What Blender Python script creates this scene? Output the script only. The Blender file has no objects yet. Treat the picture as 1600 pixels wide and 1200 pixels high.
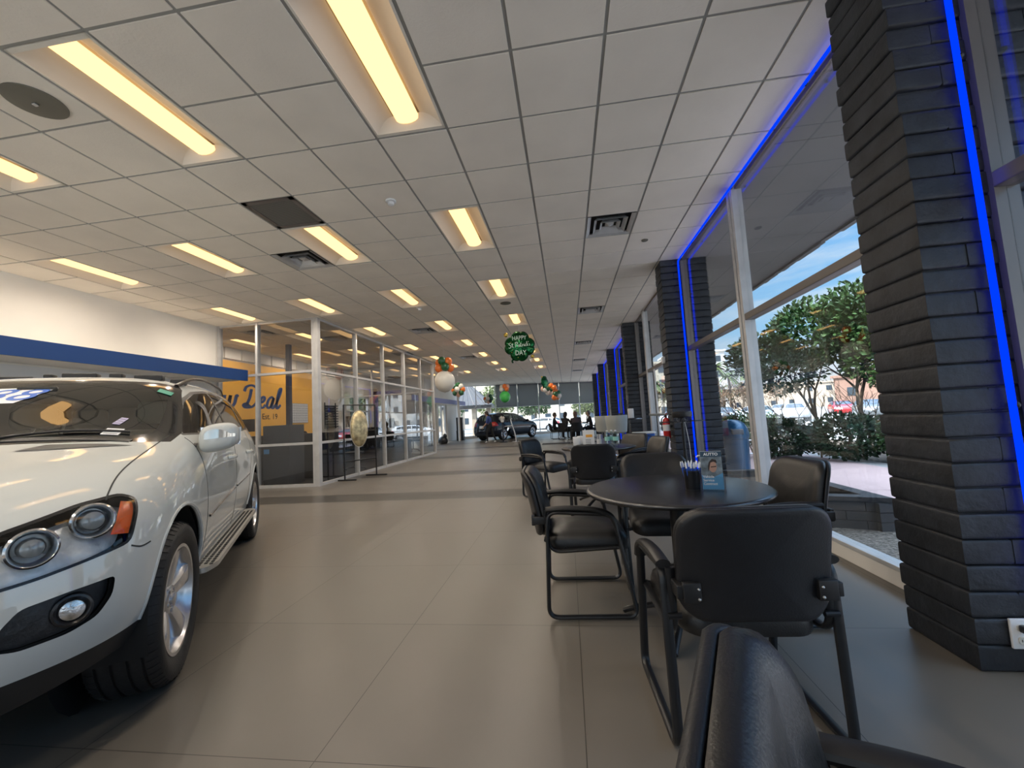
import bpy, bmesh, math, random
import numpy as np
from math import pi, sin, cos, radians as rad
from mathutils import Vector, Matrix
from mathutils.bvhtree import BVHTree
from mathutils.interpolate import poly_3d_calc
random.seed(7)
SC = bpy.context.scene
COL = SC.collection

# ------------------------------------------------------------------ camera
EYE = 1.17
FPX = 639.24
YAW, PITCH, ROLL = .12899, .084927, -.05674
def cam_axes():
    cy, sy, cp, sp, cr, sr = cos(YAW), sin(YAW), cos(PITCH), sin(PITCH), cos(ROLL), sin(ROLL)
    F = Vector((-sy*cp, cy*cp, sp)); R0 = Vector((cy, sy, 0)); U0 = R0.cross(F)
    return cr*R0+sr*U0, -sr*R0+cr*U0, F
_r, _u, _f = cam_axes()
cd = bpy.data.cameras.new('camera'); cam = bpy.data.objects.new('camera', cd); COL.objects.link(cam)
cam.matrix_world = Matrix(((_r.x, _u.x, -_f.x, 0), (_r.y, _u.y, -_f.y, 0), (_r.z, _u.z, -_f.z, EYE), (0, 0, 0, 1)))
cd.sensor_width = 36; cd.lens = FPX/1600*36; cd.clip_start = .03; cd.clip_end = 600
SC.camera = cam

# ------------------------------------------------------------------ look, sky, sun
SC.view_settings.view_transform = 'Standard'; SC.view_settings.look = 'None'
SC.view_settings.gamma = 1; SC.view_settings.use_curve_mapping = False
SC.view_settings.exposure = 0.60
SC.cycles.max_bounces = 9; SC.cycles.diffuse_bounces = 5; SC.cycles.glossy_bounces = 4
SC.cycles.transparent_max_bounces = 24; SC.cycles.transmission_bounces = 4
SC.cycles.caustics_reflective = False; SC.cycles.caustics_refractive = False
SC.cycles.sample_clamp_indirect = 4
SC.cycles.use_denoising = True
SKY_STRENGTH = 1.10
SUN_STRENGTH = 7.0
LENS = (1.7, .98, .38)        # what the warm fluorescent lens shows
TROFFER_W = 20
W = bpy.data.worlds.new('sky'); SC.world = W; W.use_nodes = True
nt = W.node_tree; nt.nodes.clear()
def wn(t, **k):
    n = nt.nodes.new(t)
    for a, b in k.items(): setattr(n, a, b)
    return n
wo = wn('ShaderNodeOutputWorld'); bg = wn('ShaderNodeBackground')
tc = wn('ShaderNodeTexCoord'); sep = wn('ShaderNodeSeparateXYZ')
nt.links.new(tc.outputs['Generated'], sep.inputs[0])
ramp = wn('ShaderNodeValToRGB')
cr_ = ramp.color_ramp
cr_.elements[0].position = .0; cr_.elements[0].color = (.66, .65, .62, 1)
cr_.elements[1].position = .75; cr_.elements[1].color = (.36, .43, .52, 1)
for p, c in ((.06, (.60, .66, .72, 1)), (.16, (.26, .50, .74, 1)), (.38, (.135, .36, .70, 1))):
    e = cr_.elements.new(p); e.color = c
nt.links.new(sep.outputs[2], ramp.inputs[0])
mp = wn('ShaderNodeMapping'); mp.inputs['Scale'].default_value = (1.2, 1.2, 6.5)
nz = wn('ShaderNodeTexNoise'); nz.inputs['Scale'].default_value = 2.6; nz.inputs['Detail'].default_value = 7; nz.inputs['Roughness'].default_value = .62
nt.links.new(tc.outputs['Generated'], mp.inputs[0]); nt.links.new(mp.outputs[0], nz.inputs[0])
cram = wn('ShaderNodeValToRGB'); cram.color_ramp.elements[0].position = .50; cram.color_ramp.elements[1].position = .78
nt.links.new(nz.outputs[0], cram.inputs[0])
mx = wn('ShaderNodeMix', data_type='RGBA'); mx.inputs[7].default_value = (.62, .68, .74, 1)
nt.links.new(cram.outputs[0], mx.inputs[0]); nt.links.new(ramp.outputs[0], mx.inputs[6])
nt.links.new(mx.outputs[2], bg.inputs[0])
mr = wn('ShaderNodeMapRange'); mr.inputs[1].default_value = .42; mr.inputs[2].default_value = .75; mr.inputs[3].default_value = SKY_STRENGTH; mr.inputs[4].default_value = SKY_STRENGTH*9  # unseen sky overhead raised far above the visible part to add daylight indoors
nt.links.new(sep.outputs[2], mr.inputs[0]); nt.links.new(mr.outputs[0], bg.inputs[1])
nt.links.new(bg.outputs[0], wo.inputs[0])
sd = bpy.data.lights.new('sun', 'SUN'); sd.energy = SUN_STRENGTH; sd.angle = .01; sd.color = (1, .95, .86)
sun = bpy.data.objects.new('sun', sd); COL.objects.link(sun)
sun.rotation_euler = Vector((-.55, -.30, .80)).to_track_quat('Z', 'Y').to_euler()

CE = EYE+2.415          # ceiling height
GX, GY, T = -.818, 2.487, .61   # ceiling grid
XW = 2.0                # window plane

# ------------------------------------------------------------------ materials
def principled(name, color, rough=.5, metal=0, coat=0, spec=.5, emit=None, estr=0, coat_ior=1.5):
    m = bpy.data.materials.new(name); m.use_nodes = True
    b = m.node_tree.nodes['Principled BSDF']
    b.inputs['Base Color'].default_value = (*color, 1); b.inputs['Roughness'].default_value = rough
    b.inputs['Metallic'].default_value = metal; b.inputs['Coat Weight'].default_value = coat
    b.inputs['Coat Roughness'].default_value = .02; b.inputs['Coat IOR'].default_value = coat_ior
    b.inputs['Specular IOR Level'].default_value = spec
    if emit: b.inputs['Emission Color'].default_value = (*emit, 1); b.inputs['Emission Strength'].default_value = estr
    return m
def N(m, t, **k):
    n = m.node_tree.nodes.new(t)
    for a, b in k.items(): setattr(n, a, b)
    return n
def L(m, a, b): m.node_tree.links.new(a, b)
def noisy(m, scale=8, amount=.12, bump=0, bscale=None, detail=4, stretch=None):
    """slight procedural variation of colour and relief"""
    b = m.node_tree.nodes['Principled BSDF']; c = tuple(b.inputs['Base Color'].default_value)
    t = N(m, 'ShaderNodeTexCoord'); n = N(m, 'ShaderNodeTexNoise'); n.inputs['Scale'].default_value = scale; n.inputs['Detail'].default_value = detail
    src = t.outputs['Object']
    if stretch:
        q = N(m, 'ShaderNodeMapping'); q.inputs['Scale'].default_value = stretch; L(m, src, q.inputs[0]); src = q.outputs[0]
    L(m, src, n.inputs[0])
    r = N(m, 'ShaderNodeValToRGB'); r.color_ramp.elements[0].position = .3; r.color_ramp.elements[1].position = .7
    r.color_ramp.elements[0].color = (*[max(0, x*(1-amount)) for x in c[:3]], 1); r.color_ramp.elements[1].color = (*[min(1, x*(1+amount)) for x in c[:3]], 1)
    L(m, n.outputs[0], r.inputs[0]); L(m, r.outputs[0], b.inputs['Base Color'])
    if bump:
        n2 = N(m, 'ShaderNodeTexNoise'); n2.inputs['Scale'].default_value = bscale or scale*4; n2.inputs['Detail'].default_value = 5; L(m, src, n2.inputs[0])
        bp = N(m, 'ShaderNodeBump'); bp.inputs['Strength'].default_value = bump; bp.inputs['Distance'].default_value = .01
        L(m, n2.outputs[0], bp.inputs['Height']); L(m, bp.outputs[0], b.inputs['Normal'])
    return m
def glass_mat(name, tint=(1, 1, 1), ior=1.5, rough=0.0, boost=1.0):
    m = bpy.data.materials.new(name); m.use_nodes = True; n = m.node_tree; n.nodes.clear()
    o = n.nodes.new('ShaderNodeOutputMaterial'); mixn = n.nodes.new('ShaderNodeMixShader')
    tr = n.nodes.new('ShaderNodeBsdfTransparent'); gl = n.nodes.new('ShaderNodeBsdfGlossy'); fr = n.nodes.new('ShaderNodeFresnel')
    ge = n.nodes.new('ShaderNodeNewGeometry'); mi = n.nodes.new('ShaderNodeMix'); mi.inputs[2].default_value = ior; mi.inputs[3].default_value = 1/ior
    n.links.new(ge.outputs['Backfacing'], mi.inputs[0]); n.links.new(mi.outputs[0], fr.inputs[0]); tr.inputs[0].default_value = (*tint, 1); gl.inputs['Roughness'].default_value = rough
    mu = n.nodes.new('ShaderNodeMath'); mu.operation = 'MULTIPLY'; mu.inputs[1].default_value = boost; mu.use_clamp = True
    n.links.new(fr.outputs[0], mu.inputs[0]); n.links.new(mu.outputs[0], mixn.inputs[0])
    n.links.new(tr.outputs[0], mixn.inputs[1]); n.links.new(gl.outputs[0], mixn.inputs[2]); n.links.new(mixn.outputs[0], o.inputs[0])
    return m
def emissive(name, c, s=1):
    m = bpy.data.materials.new(name); m.use_nodes = True; n = m.node_tree; n.nodes.clear()
    o = n.nodes.new('ShaderNodeOutputMaterial'); e = n.nodes.new('ShaderNodeEmission'); e.inputs[0].default_value = (*c, 1); e.inputs[1].default_value = s
    n.links.new(e.outputs[0], o.inputs[0]); return m
M = {}
M['tile'] = noisy(principled('ceiling_tile', (.90, .84, .75), .9, spec=.2), 2, .04, .15, 60)
M['grid'] = principled('ceiling_grid', (.36, .36, .34), .6)
M['wall'] = noisy(principled('white_wall_paint', (.84, .81, .76), .8), 1.5, .03)
M['blue_paint'] = principled('blue_fascia', (.005, .060, .25), .5)
M['violet_paint'] = principled('violet_fascia', (.20, .22, .48), .5)
M['alu'] = noisy(principled('aluminium_frame', (.62, .62, .62), .38, .35), 6, .08)
M['alu_dark'] = principled('bronze_rail', (.20, .18, .17), .4, .5)
M['brick'] = noisy(principled('black_painted_brick', (.019, .022, .028), .55), 9, .35, .5, 26)
M['blk_plastic'] = principled('black_plastic', (.012, .012, .013), .42)
M['blk_metal'] = principled('black_powder_coat', (.010, .011, .013), .33)
M['vinyl'] = noisy(principled('black_vinyl', (.0125, .0125, .013), .36), 30, .15, .12, 160)
M['vinyl_back'] = noisy(principled('black_vinyl_shell', (.008, .009, .012), .42), 30, .15, .1, 160)
M['table'] = noisy(principled('black_laminate', (.013, .013, .015), .26, spec=.9), 20, .1)
M['neon'] = emissive('blue_neon', (.0, .028, 1.0), 1.15)
M['glass'] = glass_mat('window_glass', (.93, .945, .95), 1.52, 0, 1)
M['chrome'] = principled('chrome', (.8, .8, .82), .12, 1)
M['steel'] = principled('brushed_steel', (.5, .5, .5), .35, 1)
M['white'] = principled('white_plastic', (.8, .8, .8), .4)
M['white_enamel'] = principled('white_reflector', (.80, .76, .68), .45)
M['red'] = principled('red_enamel', (.55, .02, .02), .3, coat=.5)
M['dark'] = principled('dark_void', (.008, .008, .008), .8)
M['grey'] = principled('mid_grey', (.13, .13, .14), .5)
M['lens'] = emissive('warm_lens', LENS, 1)

# ------------------------------------------------------------------ tagging
def tag(o, label=None, cat=None, group=None, kind=None):
    if label: o['label'] = label
    if cat: o['category'] = cat
    if group: o['group'] = group
    if kind: o['kind'] = kind
    return o
def thing(name, label, cat, loc=(0, 0, 0), rz=0, group=None):
    o = bpy.data.objects.new(name, None); COL.objects.link(o); o.empty_display_size = .1
    o.location = loc; o.rotation_euler = (0, 0, rz); return tag(o, label, cat, group)
def kids(o): return [c for c in bpy.data.objects if c.parent == o]
def dup(root, loc=None, rz=None, label=None, group=None, scale=None):
    def rec(o, parent):
        c = o.copy(); COL.objects.link(c); c.parent = parent
        for k in CH.get(o.name, []): rec(k, c)
        return c
    c = rec(root, None)
    if loc is not None: c.location = loc
    if rz is not None: c.rotation_euler = (0, 0, rz)
    if label: c['label'] = label
    if group: c['group'] = group
    if scale: c.scale = scale
    return c
CH = {}
def reg(o, parent):
    if parent is not None:
        o.parent = parent; CH.setdefault(parent.name, []).append(o)

# ------------------------------------------------------------------ mesh builder
class MB:
    def __init__(s): s.v = []; s.f = []; s.mi = []; s.cur = 0; s.flat = False
    def add(s, vs, fs):
        b = len(s.v); s.v += [tuple(v) for v in vs]; s.f += [tuple(i+b for i in f) for f in fs]; s.mi += [s.cur]*len(fs); return s
    def box(s, lo, hi, bev=0):
        x0, y0, z0 = lo; x1, y1, z1 = hi
        if bev <= 0:
            return s.add([(x0, y0, z0), (x1, y0, z0), (x1, y1, z0), (x0, y1, z0), (x0, y0, z1), (x1, y0, z1), (x1, y1, z1), (x0, y1, z1)],
                         [(0, 3, 2, 1), (4, 5, 6, 7), (0, 1, 5, 4), (1, 2, 6, 5), (2, 3, 7, 6), (3, 0, 4, 7)])
        bm = bmesh.new(); bmesh.ops.create_cube(bm, size=1)
        for v in bm.verts: v.co = Vector(((x0+x1)/2+v.co.x*(x1-x0), (y0+y1)/2+v.co.y*(y1-y0), (z0+z1)/2+v.co.z*(z1-z0)))
        bmesh.ops.bevel(bm, geom=bm.edges[:], offset=bev, segments=3, affect='EDGES', profile=.5)
        return s.bm(bm)
    def bm(s, bm, mat=None):
        bm.verts.ensure_lookup_table(); bm.verts.index_update()
        vs = [(mat @ v.co) if mat else v.co for v in bm.verts]
        s.add(vs, [[v.index for v in f.verts] for f in bm.faces]); bm.free(); return s
    def tube(s, pts, r, n=10, closed=False, ell=None, up=None, caps=True):
        """sweep a round (or elliptic: ell=(a,b)) section along pts"""
        P = [Vector(p) for p in pts]; k = len(P); rings = []
        prev = None
        for i in range(k):
            if closed: t = P[(i+1) % k]-P[i-1]
            else: t = (P[min(i+1, k-1)]-P[max(i-1, 0)])
            t.normalize()
            if up is not None: a = Vector(up)-t*t.dot(Vector(up)); a.normalize()
            elif prev is None:
                a = Vector((0, 0, 1)) if abs(t.z) < .9 else Vector((1, 0, 0)); a = (a-t*a.dot(t)).normalized()
            else: a = (prev-t*prev.dot(t)).normalized()
            prev = a; b = t.cross(a)
            rr = r[i] if isinstance(r, (list, tuple)) else r
            ea, eb = ell if ell else (rr, rr)
            rings.append([P[i]+a*ea*cos(2*pi*j/n)+b*eb*sin(2*pi*j/n) for j in range(n)])
        vs = [v for q in rings for v in q]; fs = []
        for i in range(k if closed else k-1):
            i2 = (i+1) % k
            for j in range(n): fs.append((i*n+j, i*n+(j+1) % n, i2*n+(j+1) % n, i2*n+j))
        if caps and not closed: fs += [tuple(range(n-1, -1, -1)), tuple((k-1)*n+j for j in range(n))]
        return s.add(vs, fs)
    def cyl(s, a, b, r, n=16, r2=None): return s.tube([a, b], [r, r if r2 is None else r2], n)
    def lathe(s, prof, n=32, axis='z', o=(0, 0, 0), caps=True, a0=0, a1=2*pi):
        """prof [(r,h)]"""
        full = abs(a1-a0-2*pi) < 1e-6; m = n if full else n+1
        vs = []
        for r, h in prof:
            for j in range(m):
                t = a0+(a1-a0)*j/n; x, y = r*cos(t), r*sin(t)
                vs.append({'z': (o[0]+x, o[1]+y, o[2]+h), 'y': (o[0]+x, o[1]+h, o[2]-y), 'x': (o[0]+h, o[1]+x, o[2]+y)}[axis])
        fs = []
        for i in range(len(prof)-1):
            for j in range(n): j2 = (j+1) % m; fs.append((i*m+j, i*m+j2, (i+1)*m+j2, (i+1)*m+j))
        if caps and full:
            if prof[0][0] > 1e-6: fs.append(tuple(range(m-1, -1, -1)))
            if prof[-1][0] > 1e-6: fs.append(tuple((len(prof)-1)*m+j for j in range(m)))
        return s.add(vs, fs)
    def sphere(s, c, r, n=16, m=10, sc=(1, 1, 1)):
        prof = [(max(r*sin(pi*i/m), 1e-7), -r*cos(pi*i/m)) for i in range(m+1)]
        b = len(s.v); s.lathe(prof, n, 'z', caps=False)
        for i in range(b, len(s.v)): x, y, z = s.v[i]; s.v[i] = (c[0]+x*sc[0], c[1]+y*sc[1], c[2]+z*sc[2])
        return s
    def prism(s, poly, h0, h1, fn):
        """poly in 2d, fn(a,b,h)->3d"""
        k = len(poly); vs = [fn(a, b, h0) for a, b in poly]+[fn(a, b, h1) for a, b in poly]
        fs = [tuple(range(k-1, -1, -1)), tuple(range(k, 2*k))]+[(i, (i+1) % k, k+(i+1) % k, k+i) for i in range(k)]
        return s.add(vs, fs)
    def xf(s, mat, start=0):
        for i in range(start, len(s.v)): s.v[i] = tuple(mat @ Vector(s.v[i]))
        return s
    def build(s, name, mat, parent=None, smooth=True, angle=35, subsurf=0, fix=True):
        me = bpy.data.meshes.new(name); me.from_pydata(s.v, [], s.f)
        mats = mat if isinstance(mat, (list, tuple)) else [mat]
        for m in mats: me.materials.append(m)
        if len(mats) > 1: me.polygons.foreach_set('material_index', s.mi)
        if fix:
            bm = bmesh.new(); bm.from_mesh(me); bmesh.ops.remove_doubles(bm, verts=bm.verts, dist=1e-6)
            bmesh.ops.recalc_face_normals(bm, faces=bm.faces); bm.to_mesh(me); bm.free()
        o = bpy.data.objects.new(name, me); COL.objects.link(o); reg(o, parent)
        if smooth:
            me.polygons.foreach_set('use_smooth', [True]*len(me.polygons))
            me.set_sharp_from_angle(angle=rad(angle))
        if subsurf:
            md = o.modifiers.new('s', 'SUBSURF'); md.levels = subsurf; md.render_levels = subsurf
        return o
def struct(o): o['kind'] = 'structure'; return o
def fillet(pts, r, seg=5, closed=False):
    P = [Vector(p) for p in pts]; out = []; k = len(P)
    for i in range(k):
        if not closed and i in (0, k-1): out.append(P[i]); continue
        a = P[i-1]-P[i]; b = P[(i+1) % k]-P[i]; d = min(r, a.length*.45, b.length*.45)
        A = P[i]+a.normalized()*d; B = P[i]+b.normalized()*d
        for j in range(seg+1):
            t = j/seg; out.append(A*(1-t)**2+P[i]*2*t*(1-t)+B*t*t)
    return out
def spline(pts, n=8, closed=False):
    P = [Vector(p) for p in pts]; k = len(P); out = []
    for i in range(k if closed else k-1):
        g = lambda j: P[j % k] if closed else P[max(0, min(k-1, j))]
        a, b, c, d = g(i-1), g(i), g(i+1), g(i+2)
        for j in range(n):
            t = j/n; out.append(.5*((2*b)+(c-a)*t+(2*a-5*b+4*c-d)*t*t+(3*b-a-3*c+d)*t**3))
    if not closed: out.append(P[-1])
    return out
def rrect(w, h, r, n=6, cx=0, cy=0):
    out = []
    for sx, sy, a in ((1, 1, 0), (-1, 1, pi/2), (-1, -1, pi), (1, -1, 1.5*pi)):
        for j in range(n+1):
            t = a+pi/2*j/n; out.append((cx+sx*(w/2-r)+r*cos(t), cy+sy*(h/2-r)+r*sin(t)))
    return out
def text_mesh(name, txt, size, mat, parent, mw, extrude=.001, bold=0, shear=0, align='CENTER', sx=1, space=1):
    c = bpy.data.curves.new(name, 'FONT'); c.body = txt; c.size = size; c.extrude = extrude; c.offset = bold; c.shear = shear; c.space_character = space
    c.align_x = align; c.align_y = 'CENTER'; c.resolution_u = 3
    o = bpy.data.objects.new(name, c); COL.objects.link(o)
    bpy.context.view_layer.update()
    me = bpy.data.meshes.new_from_object(o.evaluated_get(bpy.context.evaluated_depsgraph_get()))
    bpy.data.objects.remove(o); me.materials.clear(); me.materials.append(mat)
    if sx != 1: me.transform(Matrix.Diagonal((sx, 1, 1, 1)))
    me.transform(mw); o = bpy.data.objects.new(name, me); COL.objects.link(o); reg(o, parent); return o
def frame_mat(origin, ex, ey):
    ex = Vector(ex).normalized(); ey = Vector(ey).normalized(); ez = ex.cross(ey)
    return Matrix(((ex.x, ey.x, ez.x, origin[0]), (ex.y, ey.y, ez.y, origin[1]), (ex.z, ey.z, ez.z, origin[2]), (0, 0, 0, 1)))
# ================================================================== ROOM
# ---- floor
m = principled('porcelain_floor', (.155, .139, .118), .34, spec=.45)
b = m.node_tree.nodes['Principled BSDF']
g = N(m, 'ShaderNodeNewGeometry'); sp_ = N(m, 'ShaderNodeSeparateXYZ'); L(m, g.outputs['Position'], sp_.inputs[0])
def math_(m, op, a, bb=None, clamp=False):
    n = N(m, 'ShaderNodeMath', operation=op); n.use_clamp = clamp
    for i, v in enumerate((a, bb)):
        if v is None: continue
        if isinstance(v, (int, float)): n.inputs[i].default_value = v
        else: L(m, v, n.inputs[i])
    return n.outputs[0]
def lines(m, src, off, per, w):
    t = math_(m, 'DIVIDE', math_(m, 'SUBTRACT', src, off), per); fr = math_(m, 'FRACT', math_(m, 'ADD', t, 200.5))
    return math_(m, 'LESS_THAN', math_(m, 'ABSOLUTE', math_(m, 'SUBTRACT', fr, .5)), w/per/2), math_(m, 'FLOOR', math_(m, 'ADD', t, 200))
TX, TY = .958, .967
lx, ix = lines(m, sp_.outputs[0], -.012, TX, .0035); ly, iy = lines(m, sp_.outputs[1], 2.411, TY, .0035)
gro = math_(m, 'MAXIMUM', lx, ly)
comb = N(m, 'ShaderNodeCombineXYZ'); L(m, ix, comb.inputs[0]); L(m, iy, comb.inputs[1])
wn_ = N(m, 'ShaderNodeTexWhiteNoise', noise_dimensions='3D'); L(m, comb.outputs[0], wn_.inputs[0])
nz_ = N(m, 'ShaderNodeTexNoise'); nz_.inputs['Scale'].default_value = 1.3; nz_.inputs['Detail'].default_value = 8; nz_.inputs['Roughness'].default_value = .6; L(m, g.outputs['Position'], nz_.inputs[0])
val = math_(m, 'ADD', math_(m, 'MULTIPLY', nz_.outputs[0], .28), math_(m, 'MULTIPLY', wn_.outputs[0], .07))
val = math_(m, 'ADD', val, .82)
def band(m, src, a, c): return math_(m, 'MULTIPLY', math_(m, 'GREATER_THAN', src, a), math_(m, 'LESS_THAN', src, c))
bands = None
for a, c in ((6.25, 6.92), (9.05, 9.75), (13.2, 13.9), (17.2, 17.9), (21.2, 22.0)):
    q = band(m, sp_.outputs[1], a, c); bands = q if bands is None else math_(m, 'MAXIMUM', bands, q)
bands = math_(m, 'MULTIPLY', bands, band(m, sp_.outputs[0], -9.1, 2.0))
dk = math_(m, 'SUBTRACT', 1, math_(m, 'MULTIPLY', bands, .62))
dk2 = math_(m, 'SUBTRACT', 1, math_(m, 'MULTIPLY', gro, .72))
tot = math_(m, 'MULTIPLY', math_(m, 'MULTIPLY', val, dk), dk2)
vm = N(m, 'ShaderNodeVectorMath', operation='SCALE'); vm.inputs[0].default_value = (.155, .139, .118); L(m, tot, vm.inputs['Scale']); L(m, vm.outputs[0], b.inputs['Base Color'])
rn = math_(m, 'ADD', math_(m, 'MULTIPLY', nz_.outputs[0], .12), .27); L(m, rn, b.inputs['Roughness'])
M['floor'] = m
X0, X1, Y0, Y1 = -9.15, 2.05, -7.5, 31.2
# end wall runs aslant from (-7.2,26.9) to (2.1,30.6)
EA, EB = Vector((-7.35, 26.85, 0)), Vector((2.3, 30.62, 0))
ED = (EB-EA).normalized(); EN = Vector((-ED.y, ED.x, 0))
foot = [(-9.2, Y0), (2.0, Y0), (2.0, 30.5), (EA.x, EA.y), (-9.2, EA.y)]
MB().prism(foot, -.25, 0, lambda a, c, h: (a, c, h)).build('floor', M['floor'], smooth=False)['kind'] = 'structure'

# ---- ceiling: recessed grid with drop-in tiles
FIX = []
for k in range(-2, 8):
    for c in (-13, -10, -7, -4, -1):
        FIX.append((c, -1+4*k, 1, 2))
VENTS = {(-4, 2): 'return', (-5, 4): 'diffuser', (2, 4): 'diffuser'}
for j in (11, 18, 25, 32): VENTS[(2, j)] = 'diffuser'
VENTS[(3, 14+0)] = 'diffuser'; VENTS[(-5, 12)] = 'diffuser'; VENTS[(-5, 20)] = 'diffuser'; VENTS[(-11, 10)] = 'diffuser'; VENTS[(-9, 12)] = 'diffuser'; VENTS[(-8, 17)] = 'return'
VENTS.pop((3, 14))
occ = set(VENTS)
for c, r, w, l in FIX:
    for j in range(l): occ.add((c, r+j))
mb = MB(); top = CE+.16
def end_y(x): return EA.y+(x-EA.x)*(EB.y-EA.y)/(EB.x-EA.x)
g2 = MB()
def inside_c(x0, x1, y0, y1): return y0 < end_y(min(x1, 2.3))-.0 and x1 > -9.2 and x0 < 2.06
for i in range(-14, 5):
    for j in range(-17, 47):
        x0 = GX+i*T; y0 = GY+j*T; x1 = x0+T; y1 = y0+T
        if not inside_c(x0, x1, y0, y1): continue
        x0c = max(x0, -9.2); x1c = min(x1, 2.06)
        if x1c-x0c < .05: continue
        e = end_y((x0+x1)/2)+.05
        y1c = min(y1, e)
        if y1c-y0 < .03: continue
        if (i, j) in occ: continue
        ga = .012
        xa, xb, ya, yb = x0c+ga, x1c-(ga if x1c == x1 else 0), y0+ga, y1c-(ga if y1c == y1 else 0)
        mb.box((xa, ya, CE-.009), (xb, yb, CE+.012))
ROWFIX = {}
for c, r, w, l in FIX: ROWFIX[(c, r)] = ROWFIX[(c, r+1)] = (c, r)
for i in range(-13, 6):
    x = GX+i*T
    if x > 2.1: continue
    g2.box((x-.012, Y0, CE-.001), (x+.012, end_y(x)+.05, CE+.02))
for j in range(-16, 47):
    y = GY+j*T
    for i in range(-14, 5):
        xa, xb = max(-9.2, GX+i*T), min(2.06, GX+i*T+T)
        if xb-xa < .03 or y > end_y((xa+xb)/2)+.05: continue
        if (i, j) in ROWFIX and ROWFIX.get((i, j)) == ROWFIX.get((i, j-1)): continue
        g2.box((xa+.012, y-.012, CE-.001), (xb-.012, y+.012, CE+.02))
struct(mb.build('ceiling', M['tile'], smooth=False, fix=False))
struct(g2.build('trim_1', M['grid'], smooth=False, fix=False))
# roof slab and the deep soffit outside the windows
rf = MB(); rf.prism([(-9.6, Y0-.3), (3.95, Y0-.3), (3.95, 31.3), (2.3, 31.3), (EA.x-.3, EA.y+.3), (-9.6, EA.y+.3)], CE+.16, CE+.75, lambda a, c, h: (a, c, h))
struct(rf.build('roof', principled('roof_gravel', (.35, .33, .3), .9), smooth=False))
M['soffit'] = noisy(principled('soffit_board', (.13, .13, .135), .8), 1.2, .1)
sf = MB()
for k in range(17): sf.box((2.06, Y0+k*2.28, CE-.02), (3.95, Y0+(k+1)*2.28-.012, CE+.16))
struct(sf.build('trim_2', M['soffit'], smooth=False))

# ---- light fixtures
lensm = M['lens']
def make_troffer(loc, label):
    t = thing('ceiling_light', label, 'ceiling light', loc, 0, 'recessed ceiling lights')
    w, l = T-.03, 2*T-.03
    h = MB(); z0 = -.006
    # curved reflector: cross-section from rim up to spine
    prof = []
    for k in range(9):
        s = k/8; prof.append((-w/2+.012+(w/2-.125)*s, z0+.085*sin(pi/2*s)**.9))
    ys = (-l/2+.03, l/2-.03)
    for sg in (1, -1):
        vs = [(sg*p[0], y, p[1]) for p in prof for y in ys]
        h.add(vs, [(2*k, 2*k+1, 2*k+3, 2*k+2) for k in range(8)])
    for yy, sg in ((ys[0], -1), (ys[1], 1)):   # end plates, leaning inwards
        pts = [(-w/2+.012, yy, z0), (w/2-.012, yy, z0)]+[(-p[0]*1, yy-sg*.0, p[1]) for p in prof[::-1]]
        top_ = [(x, y-sg*.07*((z-z0)/.085), z) for x, y, z in [(p[0], yy, p[1]) for p in prof]+[(-p[0], yy, p[1]) for p in prof[::-1]]]
        h.add(top_, [tuple(range(len(top_)))])
    h.build('reflector', M['white_enamel'], t, fix=False)
    r = MB()
    for a in ((-w/2-.002, -l/2, w/2+.002, -l/2+.03), (-w/2-.002, l/2-.03, w/2+.002, l/2), (-w/2-.002, -l/2, -w/2+.014, l/2), (w/2-.014, -l/2, w/2+.002, l/2)):
        r.box((a[0], a[1], -.008), (a[2], a[3], .006))
    r.build('rim', M['white_enamel'], t, smooth=False)
    ln = MB(); sec = []
    for k in range(9): a = pi*k/8; sec.append((-.098*cos(a), .070-.050*sin(a)))
    yy = (-l/2+.075, l/2-.075)
    vs = [(x, y, z) for x, z in sec for y in yy]
    ln.add(vs, [(2*k, 2*k+2, 2*k+3, 2*k+1) for k in range(8)]+[tuple(range(0, 18, 2)), tuple(range(17, 0, -2))])
    ln.build('lens', lensm, t, fix=False)
    return t
def troffer_lamp(loc):
    ld = bpy.data.lights.new('troffer_lamp', 'SPOT'); ld.energy = TROFFER_W; ld.color = (1, .90, .77); ld.spot_size = rad(174); ld.spot_blend = .9; ld.shadow_soft_size = 0
    o = bpy.data.objects.new('troffer_lamp', ld); COL.objects.link(o); o.location = (loc[0], loc[1], loc[2]+.008); return o
tro = None
colname = {-13: 'far left office row', -10: 'row nearest the white wall', -7: 'second row from the white wall', -4: 'third row from the white wall', -1: 'row nearest the windows'}
ordn = ['behind the viewer', 'behind the viewer', 'nearest', 'second', 'third', 'fourth', 'fifth', 'sixth', 'seventh', 'eighth']
LAMPS = []
for k in range(-2, 8):
    for c in (-13, -10, -7, -4, -1):
        if c == -13 and k < 2: continue
        if c == -10 and k < 0 and False: continue
        x = GX+(c+.5)*T; y = GY+(-1+4*k+1)*T
        if c == -13 and y > 19: continue
        lab = '%s recessed fluorescent ceiling light in the %s' % (ordn[k+2], colname[c])
        if y > end_y(x)-.6: continue
        if tro is None: tro = make_troffer((x, y, CE), lab); o = tro
        else: o = dup(tro, (x, y, CE), 0, lab)
        for q in (-.3, .3): LAMPS.append(troffer_lamp((x, y+q, CE)))
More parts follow.
